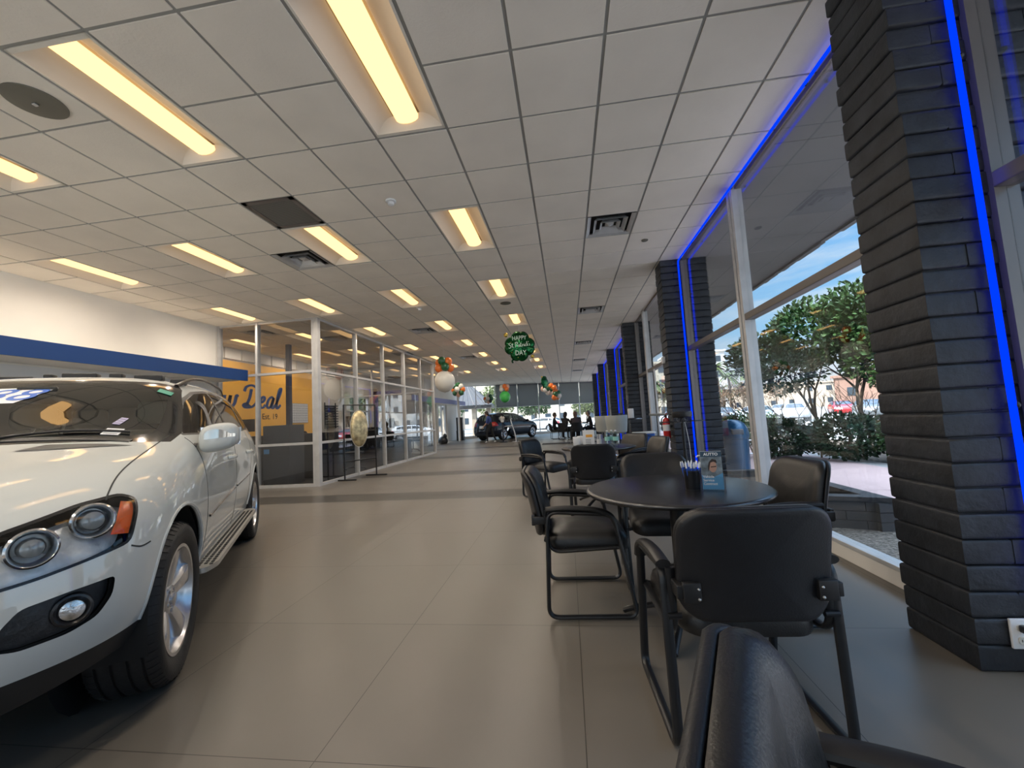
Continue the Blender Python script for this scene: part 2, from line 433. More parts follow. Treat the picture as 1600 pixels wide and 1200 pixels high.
# ---- vents and diffusers
def make_diffuser(loc, label):
    t = thing('air_diffuser', label, 'ceiling vent', loc, 0, 'square ceiling diffusers')
    h = MB(); w = T/2-.015
    h.box((-w, -w, .05), (w, w, .06)); h.build('duct_box', M['dark'], t, smooth=False)
    fr = MB()
    for s0, s1, za, zb in ((.0, .045, -.01, .0), (.085, .125, -.016, .02), (.165, .20, -.018, .02)):
        a0, a1 = w-s0, w-s1
        o4 = [(-a0, -a0), (a0, -a0), (a0, a0), (-a0, a0)]; i4 = [(-a1, -a1), (a1, -a1), (a1, a1), (-a1, a1)]
        fr.add([(x, y, za) for x, y in o4]+[(x, y, zb+.012) for x, y in i4], [(q, (q+1) % 4, 4+(q+1) % 4, 4+q) for q in range(4)])
        fr.add([(x, y, za+.004) for x, y in o4]+[(x, y, zb+.016) for x, y in i4], [(q, 4+q, 4+(q+1) % 4, (q+1) % 4) for q in range(4)])
    fr.build('louver', M['alu'], t, smooth=False, fix=False)
    c = MB(); c.add([(-.055, -.055, .02), (.055, -.055, .02), (.055, .055, .02), (-.055, .055, .02), (0, 0, -.012)], [(0, 1, 4), (1, 2, 4), (2, 3, 4), (3, 0, 4), (3, 2, 1, 0)])
    c.build('centre_cone', M['alu'], t, smooth=False); return t
dif = None
vm_ = principled('perforated_grille', (.10, .10, .095), .7)
tcn = N(vm_, 'ShaderNodeTexCoord'); vo = N(vm_, 'ShaderNodeTexVoronoi'); vo.inputs['Scale'].default_value = 60; vo.inputs['Randomness'].default_value = 0; L(vm_, tcn.outputs['Object'], vo.inputs[0])
rr_ = N(vm_, 'ShaderNodeValToRGB'); rr_.color_ramp.elements[0].position = .25; rr_.color_ramp.elements[0].color = (.01, .01, .01, 1); rr_.color_ramp.elements[1].position = .4; rr_.color_ramp.elements[1].color = (.16, .155, .14, 1)
L(vm_, vo.outputs[0], rr_.inputs[0]); L(vm_, rr_.outputs[0], vm_.node_tree.nodes['Principled BSDF'].inputs['Base Color'])
dl = {(-5, 4): 'square ceiling air diffuser beside the fluorescent light above the white suv', (2, 4): 'nearest square ceiling air diffuser, above the tables by the windows',
      (2, 11): 'second square air diffuser along the window side of the ceiling', (2, 18): 'third square air diffuser along the window side of the ceiling', (2, 25): 'fourth square air diffuser along the window side of the ceiling', (2, 32): 'farthest square air diffuser along the window side',
      (-5, 12): 'air diffuser in the ceiling over the walkway beside the glass office', (-5, 20): 'air diffuser in the far ceiling left of the balloons', (-11, 10): 'air diffuser in the ceiling inside the glass office', (-9, 12): 'second air diffuser inside the glass office ceiling', }
for (i, j), kd in VENTS.items():
    p = (GX+(i+.5)*T, GY+(j+.5)*T, CE)
    if kd == 'diffuser':
        if dif is None: dif = make_diffuser(p, dl[(i, j)])
        else: dup(dif, p, 0, dl[(i, j)])
    else:
        t = thing('return_air_grille', 'dark perforated return air grille in the ceiling ' + ('above the white suv' if i == -4 else 'inside the glass office'), 'ceiling vent', p)
        a = MB(); w = T/2-.014; a.box((-w+.05, -w+.05, -.004), (w-.05, w-.05, .004)); a.build('perforated_panel', vm_, t, smooth=False)
        a = MB()
        for q in ((-w, -w, w, -w+.05), (-w, w-.05, w, w), (-w, -w, -w+.05, w), (w-.05, -w, w, w)): a.box((q[0], q[1], -.008), (q[2], q[3], .008))
        a.build('frame', M['alu_dark'], t, smooth=False)
for n, x, y, r, h, lab in (('smoke_detector', -1.72, 4.02, .055, .045, 'small white smoke detector on the ceiling between the first fluorescent lights'), ('smoke_detector', -2.9, 8.06, .06, .04, 'small white smoke detector on the ceiling near the glass office corner')):
    t = thing(n, lab, 'smoke detector', (x, y, CE-.009)); MB().lathe([(r, 0), (r, -.012), (r*.8, -.02)], 24).build('base', M['white'], t)
    MB().lathe([(r*.62, -.015), (r*.6, -h), (r*.4, -h-.008), (1e-4, -h-.01)], 24).build('sensor', M['white'], t)
spk = principled('speaker_grille', (.17, .16, .13), .6, .3)
for x, y, r, lab in ((-3.545, 2.24, .165, 'large round grey ceiling speaker above the white suv'), (-1.11, 8.27, .11, 'small round ceiling speaker in the middle of the ceiling'), (1.0+.25, 5.2+.6, .045, 'tiny round sprinkler cover plate in the ceiling near the window diffuser')):
    t = thing('ceiling_speaker' if r > .1 else 'sprinkler_cover', lab, 'speaker' if r > .1 else 'sprinkler cover', (x, y, CE-.009))
    MB().lathe([(r, 0), (r, -.008), (r*.93, -.012)], 36).build('rim', spk, t); MB().lathe([(r*.92, -.008), (r*.5, -.016), (1e-4, -.018)], 36).build('grille', spk, t)
    if r > .15: MB().box((-.014, -.014, -.03), (.014, .014, -.015), .003).build('badge', M['steel'], t)

# ---- walls
wl0 = MB(); wl0.box((-9.35, 1.2, 0), (-7.52, 6.9, CE+.16)); wl0.box((-7.72, Y0, 2.6), (-7.52, 1.2, CE+.16)); wl0.box((-7.72, Y0, 0), (-7.52, 1.2, .12))
for y in (Y0, -4.6, -1.7): wl0.box((-7.72, y, .12), (-7.52, y+.12, 2.6))
struct(wl0.build('wall_left', M['wall'], smooth=False))
struct(MB().box((-9.35, 6.9, 0), (-7.56, 7.98, CE+.16)).build('wall_left_return', M['wall'], smooth=False))
# rear wall behind the viewer, its unseen windows enlarged to bring in more daylight
wb = MB()
for a in ((-7.6, Y0-.2, 0, 2.3, Y0, .12), (-7.6, Y0-.2, 3.35, 2.3, Y0, CE+.16)): wb.box(a[:3], a[3:])
for x in (-7.6, -5.1, -2.6, -.1, 2.15): wb.box((x-.06, Y0-.2, .12), (x+.06, Y0, 3.35))
struct(wb.build('wall_back', M['wall'], smooth=False))
# left fascia (canopy) over the wall, ends just short of the glass office mullion
def fascia(name, x0, x1, ya, yb, z0, z1, mface):
    o = MB().box((x1-.03, ya, z0), (x1, yb, z1)).build(name, mface, smooth=False); struct(o)
    s = MB().prism([(x0, z0+.02), (x1-.03, z0+.02), (x1-.03, z1-.01), (x0, z1+.10)], ya, yb, lambda a, c, h: (a, h, c)); s.build('soffit_panel', M['wall'], o, smooth=False)
    return o
fascia('trim_3', -7.54, -6.8, Y0, 8.0, 2.31, 2.545, M['blue_paint'])
fascia('trim_4', -7.4, -6.75, 17.4, 27.0, 2.24, 2.50, M['violet_paint'])
M['wall_low'] = principled('pale_blue_wall', (.76, .77, .78), .7)
struct(MB().box((-7.52, 1.2, 0), (-7.505, 6.9, 2.3)).build('trim_5', M['wall_low'], smooth=False))

# ---- glass office partitions
def bars(rects, name, mat, parent):
    a = MB()
    for q in rects: a.box(q[:3], q[3:], .004)
    return a.build(name, mat, parent, smooth=False)
M['office_glass'] = glass_mat('office_glass', (.90, .91, .92), 1.52, 0, 1.3)
def partition(name, fn, stops, z1, rails=(.9, 2.43), wbig=()):
    """fn(s, d, z) -> world; stops = mullion positions"""
    t = bpy.data.objects.new(name, None); COL.objects.link(t); struct(t)
    for i, s in enumerate(stops):
        w = .055 if i in wbig else .026
        a = MB(); a.prism([(s-w, -.05), (s+w, -.05), (s+w, .05), (s-w, .05)], 0, z1, lambda p, q, h: fn(p, q, h)); a.build('mullion', M['alu'], t, smooth=False)
    for z, h in ((.0, .06), (rails[0]-.025, .05), (rails[1]-.025, .05), (z1-.05, .05)):
        a = MB(); a.prism([(stops[0], -.04), (stops[-1], -.04), (stops[-1], .04), (stops[0], .04)], z, z+h, lambda p, q, hh: fn(p, q, hh)); a.build('rail', M['alu'], t, smooth=False)
    zz = [.06, rails[0], rails[1], z1-.05]
    for i in range(len(stops)-1):
        for k in range(3):
            a = MB(); s0, s1 = stops[i]+.02, stops[i+1]-.02
            a.prism([(s0, -.003), (s1, -.003), (s1, .003), (s0, .003)], zz[k]+.01, zz[k+1]-.01, lambda p, q, hh: fn(p, q, hh)); a.build('pane', M['office_glass'], t, smooth=False)
    return t
partition('window_1', lambda s, d, z: (s, 8.05+d, z), [-7.53, -6.6, -5.28], CE)
partition('window_2', lambda s, d, z: (-5.22+d, s, z), [8.06, 9.66, 11.2, 12.75, 14.23, 15.7], CE, wbig=(0,))
partition('window_3', lambda s, d, z: (s, 15.74+d, z), [-9.1, -7.8, -6.5, -5.27], CE)
# ---- office interior walls
M['yellow'] = noisy(principled('yellow_wall', (.85, .44, .055), .6), 1, .06)
struct(MB().box((-9.35, 7.98, 0), (-9.15, 14.0, 3.22)).build('wall_office_left', M['yellow'], smooth=False))
rb = MB(); rb.box((-9.35, 7.98, 3.22), (-9.17, 16.4, CE+.16))
for k in range(14): rb.box((-9.17, 8.1+k*.6, 3.26), (-9.10, 8.1+k*.6+.56, CE-.02), .01)
struct(rb.build('trim_6', M['wall'], smooth=False))
M['beige'] = principled('beige_wall', (.50, .47, .42), .8)
wl = MB()
wl.box((-9.35, 14.0, 0), (-9.15, 16.4, 3.22)); wl.box((-9.35, 16.4, 0), (-9.15, 20.2, .35)); wl.box((-9.35, 16.4, 2.55), (-9.15, 20.2, CE+.16)); wl.box((-9.35, 18.2, .35), (-9.15, 18.5, 2.55))
wl.box((-9.35, 20.2, 0), (-7.2, 20.4, CE+.16))
struct(wl.build('wall_office_far', M['beige'], smooth=False))
struct(MB().box((-7.9, 7.99, 0), (-7.56, 8.02, CE)).build('trim_7', M['wall'], smooth=False))
# far left wall with entrance doors
wl = MB(); xa, xb = -7.55, -7.35
segs = [(20.4, 21.0), (22.6, 22.9), (24.6, 27.0)]
for a, c in segs: wl.box((xa, a, 0), (xb, c, 2.25))
wl.box((xa, 20.4, 2.25), (xb, 27.0, CE+.16))
struct(wl.build('wall_left_far', M['wall'], smooth=False))
def window_frame(name, fn, s0, s1, z0, z1, mull=(), rails=(), w=.03, glass=None, mat=None, kind='structure'):
    t = bpy.data.objects.new(name, None); COL.objects.link(t); t['kind'] = kind
    a = MB()
    P = lambda p, q, h: fn(p, q, h)
    def bar(sa, sb, za, zb): a.prism([(sa, -.035), (sb, -.035), (sb, .035), (sa, .035)], za, zb, P)
    bar(s0, s0+2*w, z0, z1); bar(s1-2*w, s1, z0, z1)
    for mm in mull: bar(mm-w, mm+w, z0, z1)
    edges = [s0+2*w]+[x for mm in mull for x in (mm-w, mm+w)]+[s1-2*w]
    for q in range(0, len(edges), 2):
        bar(edges[q], edges[q+1], z0, z0+2*w); bar(edges[q], edges[q+1], z1-2*w, z1)
        for r in rails: bar(edges[q], edges[q+1], r-w, r+w)
    a.build('frame', mat or M['alu'], t, smooth=False)
    zs = [z0+2*w]+list(rails)+[z1-2*w]
    for q in range(0, len(edges), 2):
        for k in range(len(zs)-1):
            gsh = MB(); gsh.prism([(edges[q], -.003), (edges[q+1], -.003), (edges[q+1], .003), (edges[q], .003)], zs[k]+(w if k else 0), zs[k+1]-(w if k < len(zs)-2 else 0), P)
            gsh.build('pane', glass or M['glass'], t, smooth=False)
    return t
window_frame('window_4', lambda s, d, z: (-9.25+d, s, z), 16.4, 18.2, .35, 2.55, (), (1.9,))
window_frame('window_5', lambda s, d, z: (-9.25+d, s, z), 18.5, 20.2, .35, 2.55, (), (1.9,))
for k, (a, c) in enumerate(((21.0, 22.6), (22.9, 24.6))):
    d_ = window_frame('door_%d' % (k+1), lambda s, d, z: (-7.45+d, s, z), a, c, 0, 2.25, ((a+c)/2,), (), .035)
# ---- end wall: tall windows with dark roller blinds
ln_ = (EB-EA).length
ep = lambda s, d, z: (EA.x+ED.x*s+EN.x*d, EA.y+ED.y*s+EN.y*d, z)
st = [0.05, 1.35, 2.7, 4.25, 5.8, 7.35, 8.9, 10.3]
window_frame('window_6', ep, st[0], st[-1], .12, CE, st[1:-1], (2.02,), .028)
struct(MB().prism([(0, -.08), (ln_, -.08), (ln_, .08), (0, .08)], 0, .12, ep).build('trim_8', M['wall'], smooth=False))
blm = bpy.data.materials.new('roller_blind'); blm.use_nodes = True; q = blm.node_tree; q.nodes.clear()
o_ = q.nodes.new('ShaderNodeOutputMaterial'); d1 = q.nodes.new('ShaderNodeBsdfDiffuse'); d2 = q.nodes.new('ShaderNodeBsdfTranslucent'); t3 = q.nodes.new('ShaderNodeBsdfTransparent'); m1 = q.nodes.new('ShaderNodeMixShader'); m2 = q.nodes.new('ShaderNodeMixShader')
d1.inputs[0].default_value = (.26, .26, .255, 1); d2.inputs[0].default_value = (.30, .30, .29, 1); m1.inputs[0].default_value = .5; m2.inputs[0].default_value = .07
q.links.new(d1.outputs[0], m1.inputs[1]); q.links.new(d2.outputs[0], m1.inputs[2]); q.links.new(m1.outputs[0], m2.inputs[1]); q.links.new(t3.outputs[0], m2.inputs[2]); q.links.new(m2.outputs[0], o_.inputs[0])
pn = ['leftmost', 'second from the left', 'middle', 'second from the right', 'rightmost']
for k in range(5):
    a, c = st[2+k]+.04, st[3+k]-.04
    t = thing('roller_blind', '%s dark grey roller blind half way down the far end windows' % pn[k], 'blind', (0, 0, 0), 0, 'roller blinds on the end windows')
    MB().prism([(a, -.075), (c, -.075), (c, -.073), (a, -.073)], 2.06+.0*k, CE-.10, ep).build('fabric', blm, t, smooth=False)
    MB().prism([(a, -.085), (c, -.085), (c, -.065), (a, -.065)], 2.03, 2.065, ep).build('bottom_bar', M['grey'], t, smooth=False)
    MB().prism([(a, -.12), (c, -.12), (c, -.05), (a, -.05)], CE-.13, CE-.02, ep).build('cassette', M['grey'], t, smooth=False)

# ---- brick pillars on the window side
PY = [-6.95, -2.45, 2.05, 6.70, 11.20, 15.62, 20.10, 24.70]
def pillar(y, label, seed, detail=True):
    rnd = random.Random(seed); x0, x1 = 1.645, 2.36; y0, y1 = y, y+.37; mb = MB(); zz = 0; hh = .1085; k = 0
    while zz < CE-.02:
        h = min(hh, CE-zz)
        dx = rnd.uniform(-.006, .004); dy = rnd.uniform(-.006, .004)
        spl = [x0, x1] if not detail else ([x0, x0+.37+rnd.uniform(-.01, .01), x1] if k % 2 else [x0, x0+.19+rnd.uniform(-.01, .01), x0+.57, x1])
        for a, c in zip(spl[:-1], spl[1:]):
            j = rnd.uniform(-.0025, .0025)
            bm = bmesh.new(); bmesh.ops.create_cube(bm, size=1)
            for v in bm.verts: v.co = Vector(((a+c)/2+dx+v.co.x*(c-a-.0015), (y0+y1)/2+dy+j+v.co.y*(y1-y0), zz+h/2+v.co.z*(h-.001)))
            bmesh.ops.bevel(bm, geom=[e for e in bm.edges if abs(e.verts[0].co.z-e.verts[1].co.z) < .01], offset=.017, segments=3, affect='EDGES', profile=.6)
            mb.bm(bm)
        zz += hh; k += 1
    mb.box((x0+.012, y0+.012, 0), (x1-.012, y1-.012, CE))
    return tag(mb.build('brick_pillar', M['brick'], angle=60, fix=False), label, 'pillar', 'black brick pillars between the windows')
plab = ['black painted brick pillar farthest behind the viewer', 'black painted brick pillar behind the viewer', 'huge nearest black brick pillar at the right edge with a wall outlet', 'second black brick pillar with blue neon, behind the charging stand and extinguisher',
        'third black brick pillar beyond the glass side door', 'fourth black brick pillar with blue neon lines', 'fifth black brick pillar towards the far end', 'sixth and farthest black brick pillar beside the seated people']
for k, y in enumerate(PY): pillar(y, plab[k], k, k in (2, 3, 4))
# ---- window bays between the pillars
for k in range(len(PY)):
    ya = PY[k]+.37; yb = PY[k+1] if k+1 < len(PY) else 30.3
    mid = (ya+yb)/2
    if k == 2: mid = 4.66
    if k == 3: mid = 10.0
    if k == 5: mid = 19.0
    t = bpy.data.objects.new('window_%d' % (7+k), None); COL.objects.link(t); struct(t)
    a = MB()
    for dy in (-.042, .042): a.box((XW-.06, mid+dy-.028, 0), (XW+.05, mid+dy+.028, CE), .004)
    a.box((XW-.03, mid-.015, 0), (XW+.03, mid+.015, CE))
    a.build('mullion', M['alu'], t, smooth=False)
    for nm, y0_, y1_ in (('jamb', ya, ya+.03), ('jamb', yb-.03, yb)): MB().box((XW-.05, y0_, 0), (XW+.05, y1_, CE)).build(nm, M['alu_dark'], t, smooth=False)
    for s0, s1 in ((ya+.03, mid-.07), (mid+.07, yb-.03)):
        if k == 3 and s1 < mid: # door bay, lower part is the door
            pass
        MB().box((XW-.055, s0, 2.075), (XW+.045, s1, 2.145), .006).build('rail', M['alu_dark'], t, smooth=False)
        MB().box((XW-.02, s0, CE-.05), (XW+.04, s1, CE)).build('head', M['alu_dark'], t, smooth=False)
        MB().box((XW-.045, s0, 0), (XW+.05, s1, .10), .004).build('sill', M['wall'], t, smooth=False)
        MB().box((XW-.05, s0, .10), (XW+.05, s1, .13), .004).build('sill_bead', M['alu'], t, smooth=False)
        for z0, z1 in ((.13, 2.08), (2.14, CE-.05)):
            MB().box((XW-.003, s0, z0), (XW+.003, s1, z1)).build('pane', M['glass'], t, smooth=False)
# side door frame with push bar in the bay beyond the second pillar
t = bpy.data.objects.new('door_3', None); COL.objects.link(t); struct(t)
a = MB()
for y in (9.2,): a.box((XW-.07, y-.03, .0), (XW-.045, y+.03, 2.08))
a.build('stile', M['alu'], t, smooth=False)
MB().box((XW-.12, 8.2, 1.06), (XW-.08, 9.9, 1.11), .01).build('push_bar', M['steel'], t)
# soffit edge trim, eave with ragged shingle edge
ev = MB(); rnd = random.Random(3)
y = Y0
while y < 31:
    w = rnd.uniform(.12, .3)
    ev.box((3.93, y, CE-.035-rnd.uniform(0, .03)), (3.99+rnd.uniform(0, .03), y+w, CE+.3)); y += w
struct(ev.build('trim_9', M['soffit'], smooth=False))
# ---- blue neon outline, mounted just inside the glass
def neon(pts, label):
    t = thing('neon_tube', label, 'neon light', pts[0]); o = Vector(pts[0])
    P = fillet([Vector(p)-o for p in pts], .05, 5)
    MB().tube(P, .0125, 10).build('tube', M['neon'], t)
    cl = MB()
    for a, c in zip(pts[:-1], pts[1:]):
        a = Vector(a)-o; c = Vector(c)-o; n = max(1, int((c-a).length/1.1))
        for k in range(n):
            p = a.lerp(c, (k+.5)/n); MB().sphere((p.x+.012, p.y, p.z), .015, 8, 6).build('clip', M['blk_plastic'], t)
    return t
xn = XW-.085
zt = CE-.055
neon([(xn, 2.40+.03, zt), (xn, 6.66, zt), (xn, 6.66, .2)], 'blue neon tube along the ceiling from the nearest pillar and down the second pillar')
neon([(1.897, 2.03, .30), (1.897, 2.03, zt), (xn, 1.9, zt), (xn, -1.9, zt)], 'thick blue neon tube running up the nearest brick pillar at the right edge')
for k in (4, 5, 6):
    neon([(xn, PY[k]+.42, .2), (xn, PY[k]+.42, zt), (xn, PY[k+1]-.04, zt), (xn, PY[k+1]-.04, .2)], 'blue neon tube framing the window bay before the %s pillar' % ['', '', '', '', 'fourth', 'fifth', 'sixth'][k])
# outlet on the near pillar
t = thing('wall_outlet', 'white duplex wall outlet with a black plug low on the nearest brick pillar', 'outlet', (1.80, 2.043, .165))
MB().box((-.037, -.012, -.06), (.037, 0, .06), .004).build('cover_plate', M['white'], t)
for s in (-.025, .025):
    so = MB().prism(rrect(.034, .030, .012, 4, 0, s), 0, .004, lambda a, c, h: (a, -.0125-h, c)).build('socket', principled('outlet_ivory', (.6, .58, .52), .5), t)
    sl = MB()
    if s < 0:
        for q in (-.006, .006): sl.box((q-.001, -.0175, s-.004), (q+.001, -.0165, s+.006))
        sl.build('slots', M['dark'], so, smooth=False)
MB().box((-.014, -.045, .012), (.014, -.0165, .040), .005).build('plug', M['blk_plastic'], t)
t2 = tag(MB().tube(spline([(1.80, 2.0, .19), (1.85, 1.96, .185), (1.95, 1.95, .15), (2.05, 1.97, .06), (2.1, 2.0, .012)], 8), .004, 8).build('power_cord', M['blk_plastic']), 'black power cord from the outlet on the nearest brick pillar', 'cord')
# ================================================================== CHAIRS AND TABLES
def pad_mesh(w, h, th, r, fn, n=22, edge=.022, dome=.012, back_flat=True):
    """cushion: rounded-rectangle slab; fn(a,b,t)->3d with a across, b up, t thickness"""
    mb = MB(); out = rrect(w, h, r, 7); K = len(out); rings = []
    lay = [(0, 0.0), (0, .25), (.0, .6), (.25, .88), (.6, .99), (1.0, 1.0)]
    prof = []
    for ins, t in ((.006, 0), (0, .12), (0, .5), (.08, .80), (.26, .95), (.55, 1.0)):
        prof.append((ins, t))
    vs = []
    for ins, t in prof:
        k = ins*edge/.26 if ins > .01 else ins*.5
        for a, b_ in out:
            L_ = math.hypot(a, b_)
            sa = 1-2*k/w; sb = 1-2*k/h
            vs.append(fn(a*sa, b_*sb, t*th))
    fs = []
    for i in range(len(prof)-1):
        for j in range(K): fs.append((i*K+j, i*K+(j+1) % K, (i+1)*K+(j+1) % K, (i+1)*K+j))
    # domed front made of concentric rings
    base = len(prof)-1; last = base; kk = len(prof)
    k0 = .55*edge/.26
    for q in range(1, 6):
        s = 1-q/6
        for a, b_ in out:
            sa = (1-2*k0/w)*s; sb = (1-2*k0/h)*s
            vs.append(fn(a*sa, b_*sb, th+dome*(1-s*s)))
        for j in range(K): fs.append((last*K+j, last*K+(j+1) % K, kk*K+(j+1) % K, kk*K+j))
        last = kk; kk += 1
    vs.append(fn(0, 0, th+dome)); c = len(vs)-1
    for j in range(K): fs.append((last*K+j, last*K+(j+1) % K, c))
    # back rings
    vs.append(fn(0, 0, 0)); c2 = len(vs)-1; st_ = len(vs); lastb = 0
    for q in range(1, 5):
        s = 1-q/5
        for a, b_ in out: vs.append(fn(a*s, b_*s, 0))
        o0 = st_+(q-1)*K
        for j in range(K):
            p = (lastb if q > 1 else 0)
            aa = (p+j) if q > 1 else j; bb = (p+(j+1) % K) if q > 1 else (j+1) % K
            fs.append((bb, aa, o0+j, o0+(j+1) % K))
        lastb = o0
    for j in range(K): fs.append((lastb+(j+1) % K, lastb+j, c2))
    return mb.add(vs, fs)
def make_chair(label, group):
    """origin on the floor under the middle of the sled, facing +y"""
    t = thing('sled_base_armchair', label, 'chair', (0, 0, 0), 0, group)
    for s in (-1, 1):
        x = s*.283
        loop = fillet([(x, -.25, .017), (x, .255, .017), (x, .155, .585), (x, -.225, .612)], .06, 6, closed=True)
        MB().tube(loop, .016, 10, closed=True, ell=(.0185, .0125), up=(1, 0, 0)).build('side_frame', M['blk_metal'], t)
        a = MB()
        pth = spline([(x, -.235, .625), (x, -.10, .630), (x, .05, .616), (x, .135, .584), (x, .165, .53)], 6)
        a.tube(pth, .02, 12, ell=(.027, .016), up=(1, 0, 0)); a.build('armrest', M['blk_plastic'], t)
    fr = MB()
    for s in (-1, 1):
        x = s*.240
        x = s*.262; pts = fillet([(x, -.238, .615), (x, -.225, .375), (x, .20, .395)], .075, 7)
        fr.tube(pts, .012, 10, ell=(.017, .011), up=(1, 0, 0))
        for p in ((-.243, .45), (.185, .395)): fr.cyl((s*.236, p[0], p[1]), (s*.283, p[0]+(.0 if p[0] < 0 else .006), p[1]+(0.0)), .011, 10)
    fr.cyl((-.24, .15, .392), (.24, .15, .392), .011, 10); fr.cyl((-.24, -.13, .385), (.24, -.13, .385), .011, 10)
    fr.build('seat_frame', M['blk_metal'], t)
    tl = rad(12)
    def bk(off):
        def f(a, b_, tt):
            cv = .05*(1-(a/.25)**2)        # wraps forward at the sides
            y = -.295+off+tt-cv+.045*0; z = .643+b_
            y2 = y-(b_+.0)*math.tan(tl)*1.0 - .018*((b_)/.2)**2
            return (a, y2, z)
        return f
    pad_mesh(.50, .39, .026, .095, lambda a, b_, tt: bk(.0)(a, b_, .026-tt), edge=.012, dome=.004).build('back_shell', M['vinyl_back'], t, angle=60)
    pad_mesh(.495, .39, .052, .095, bk(.030), edge=.05, dome=.012).build('backrest', M['vinyl'], t, angle=60)
    for s in (-1, 1):
        b_ = MB(); b_.box((s*.215-.030, -.322, .525), (s*.215+.030, -.300, .590), .004); b_.box((s*.250-.014, -.315, .535), (s*.250+.014, -.235, .580), .004)
        br = b_.build('back_bracket', M['blk_plastic'], t)
        sc = MB()
        for z in (.538, .570): sc.sphere((s*.205-s*.010, -.323, z), .0055, 8, 6)
        sc.build('screws', M['steel'], br)
    def st_(a, b_, tt): return (a, b_+.0, .378+tt*1.28+.012*(1-(a/.25)**2)*(tt/.07)-.03*max(0, (b_-.17)/.08)**2*.6)
    def seatfn(a, b_, tt):
        aa = a*(1-.10*(-(b_)/.25+1)*.5)
        return st_(aa, b_+.0, tt)
    o0 = pad_mesh(.50, .50, .072, .09, seatfn, edge=.035, dome=.014); o0.build('seat', M['vinyl'], t, angle=60)
    return t
def face(deg): return rad(deg)
CHAIRS = [
 # x, y, rotation, label
 (.575, 1.81, 2.5, 'black armchair with its back to the viewer at the nearest round table', 'chairs around the nearest table'),
 (.475, .40, -112, 'nearest black armchair, cut off at the bottom edge of the picture', 'chairs around the nearest table'),
 (.06, 2.76, -88, 'black armchair on the left of the nearest round table, in side view', 'chairs around the nearest table'),
 (.63, 3.06, 178, 'black armchair facing the viewer on the far side of the nearest table', 'chairs around the nearest table'),
 (1.05, 2.68, 93, 'black armchair between the nearest table and the window', 'chairs around the nearest table'),
 (.29, 5.02, -6, 'black armchair with its back to the viewer at the second table', 'chairs around the second table'),
 (-.36, 6.28, -122, 'black armchair standing left of the second table, turned half to the viewer', 'chairs around the second table'),
 (.78, 6.45, 128, 'black armchair behind the second table, in front of the blue bin', 'chairs around the second table'),
 (.86, 5.50, 104, 'black armchair between the second table and the charging stand', 'chairs around the second table'),
]
ch0 = None
for x, y, r, lab, grp in CHAIRS:
    if ch0 is None: ch0 = make_chair(lab, grp); c = ch0; c.location = (x, y, 0); c.rotation_euler = (0, 0, rad(r))
    else: dup(ch0, (x, y, 0), rad(r), lab, grp)
def make_table(loc, label, rz=0):
    t = thing('round_table', label, 'table', loc, rz, 'round black tables')
    MB().lathe([(1e-4, .712), (.44, .712), (.475, .716), (.485, .726), (.485, .734), (.478, .740), (.466, .742), (1e-4, .742)], 72).build('tabletop', M['table'], t, angle=50)
    MB().lathe([(.04, .06), (.0375, .10), (.0375, .67), (.05, .69), (.16, .70), (.16, .712)], 28).build('column', M['blk_metal'], t)
    for k in range(4):
        a = pi/4+k*pi/2
        pts = spline([(.03*cos(a), .03*sin(a), .10), (.15*cos(a), .15*sin(a), .085), (.28*cos(a), .28*sin(a), .045), (.34*cos(a), .34*sin(a), .018)], 6)
        MB().tube(pts, .016, 10, ell=(.016, .022), up=(0, 0, 1)).build('foot', M['blk_metal'], t)
    return t
tb = make_table((.565, 2.42, 0), 'nearest round black table with a pen cup and brochure holder', rad(20))
dup(tb, (.38, 5.60, 0), rad(10), 'second round black table with bottles and a white sign card on it')
TZ = .742
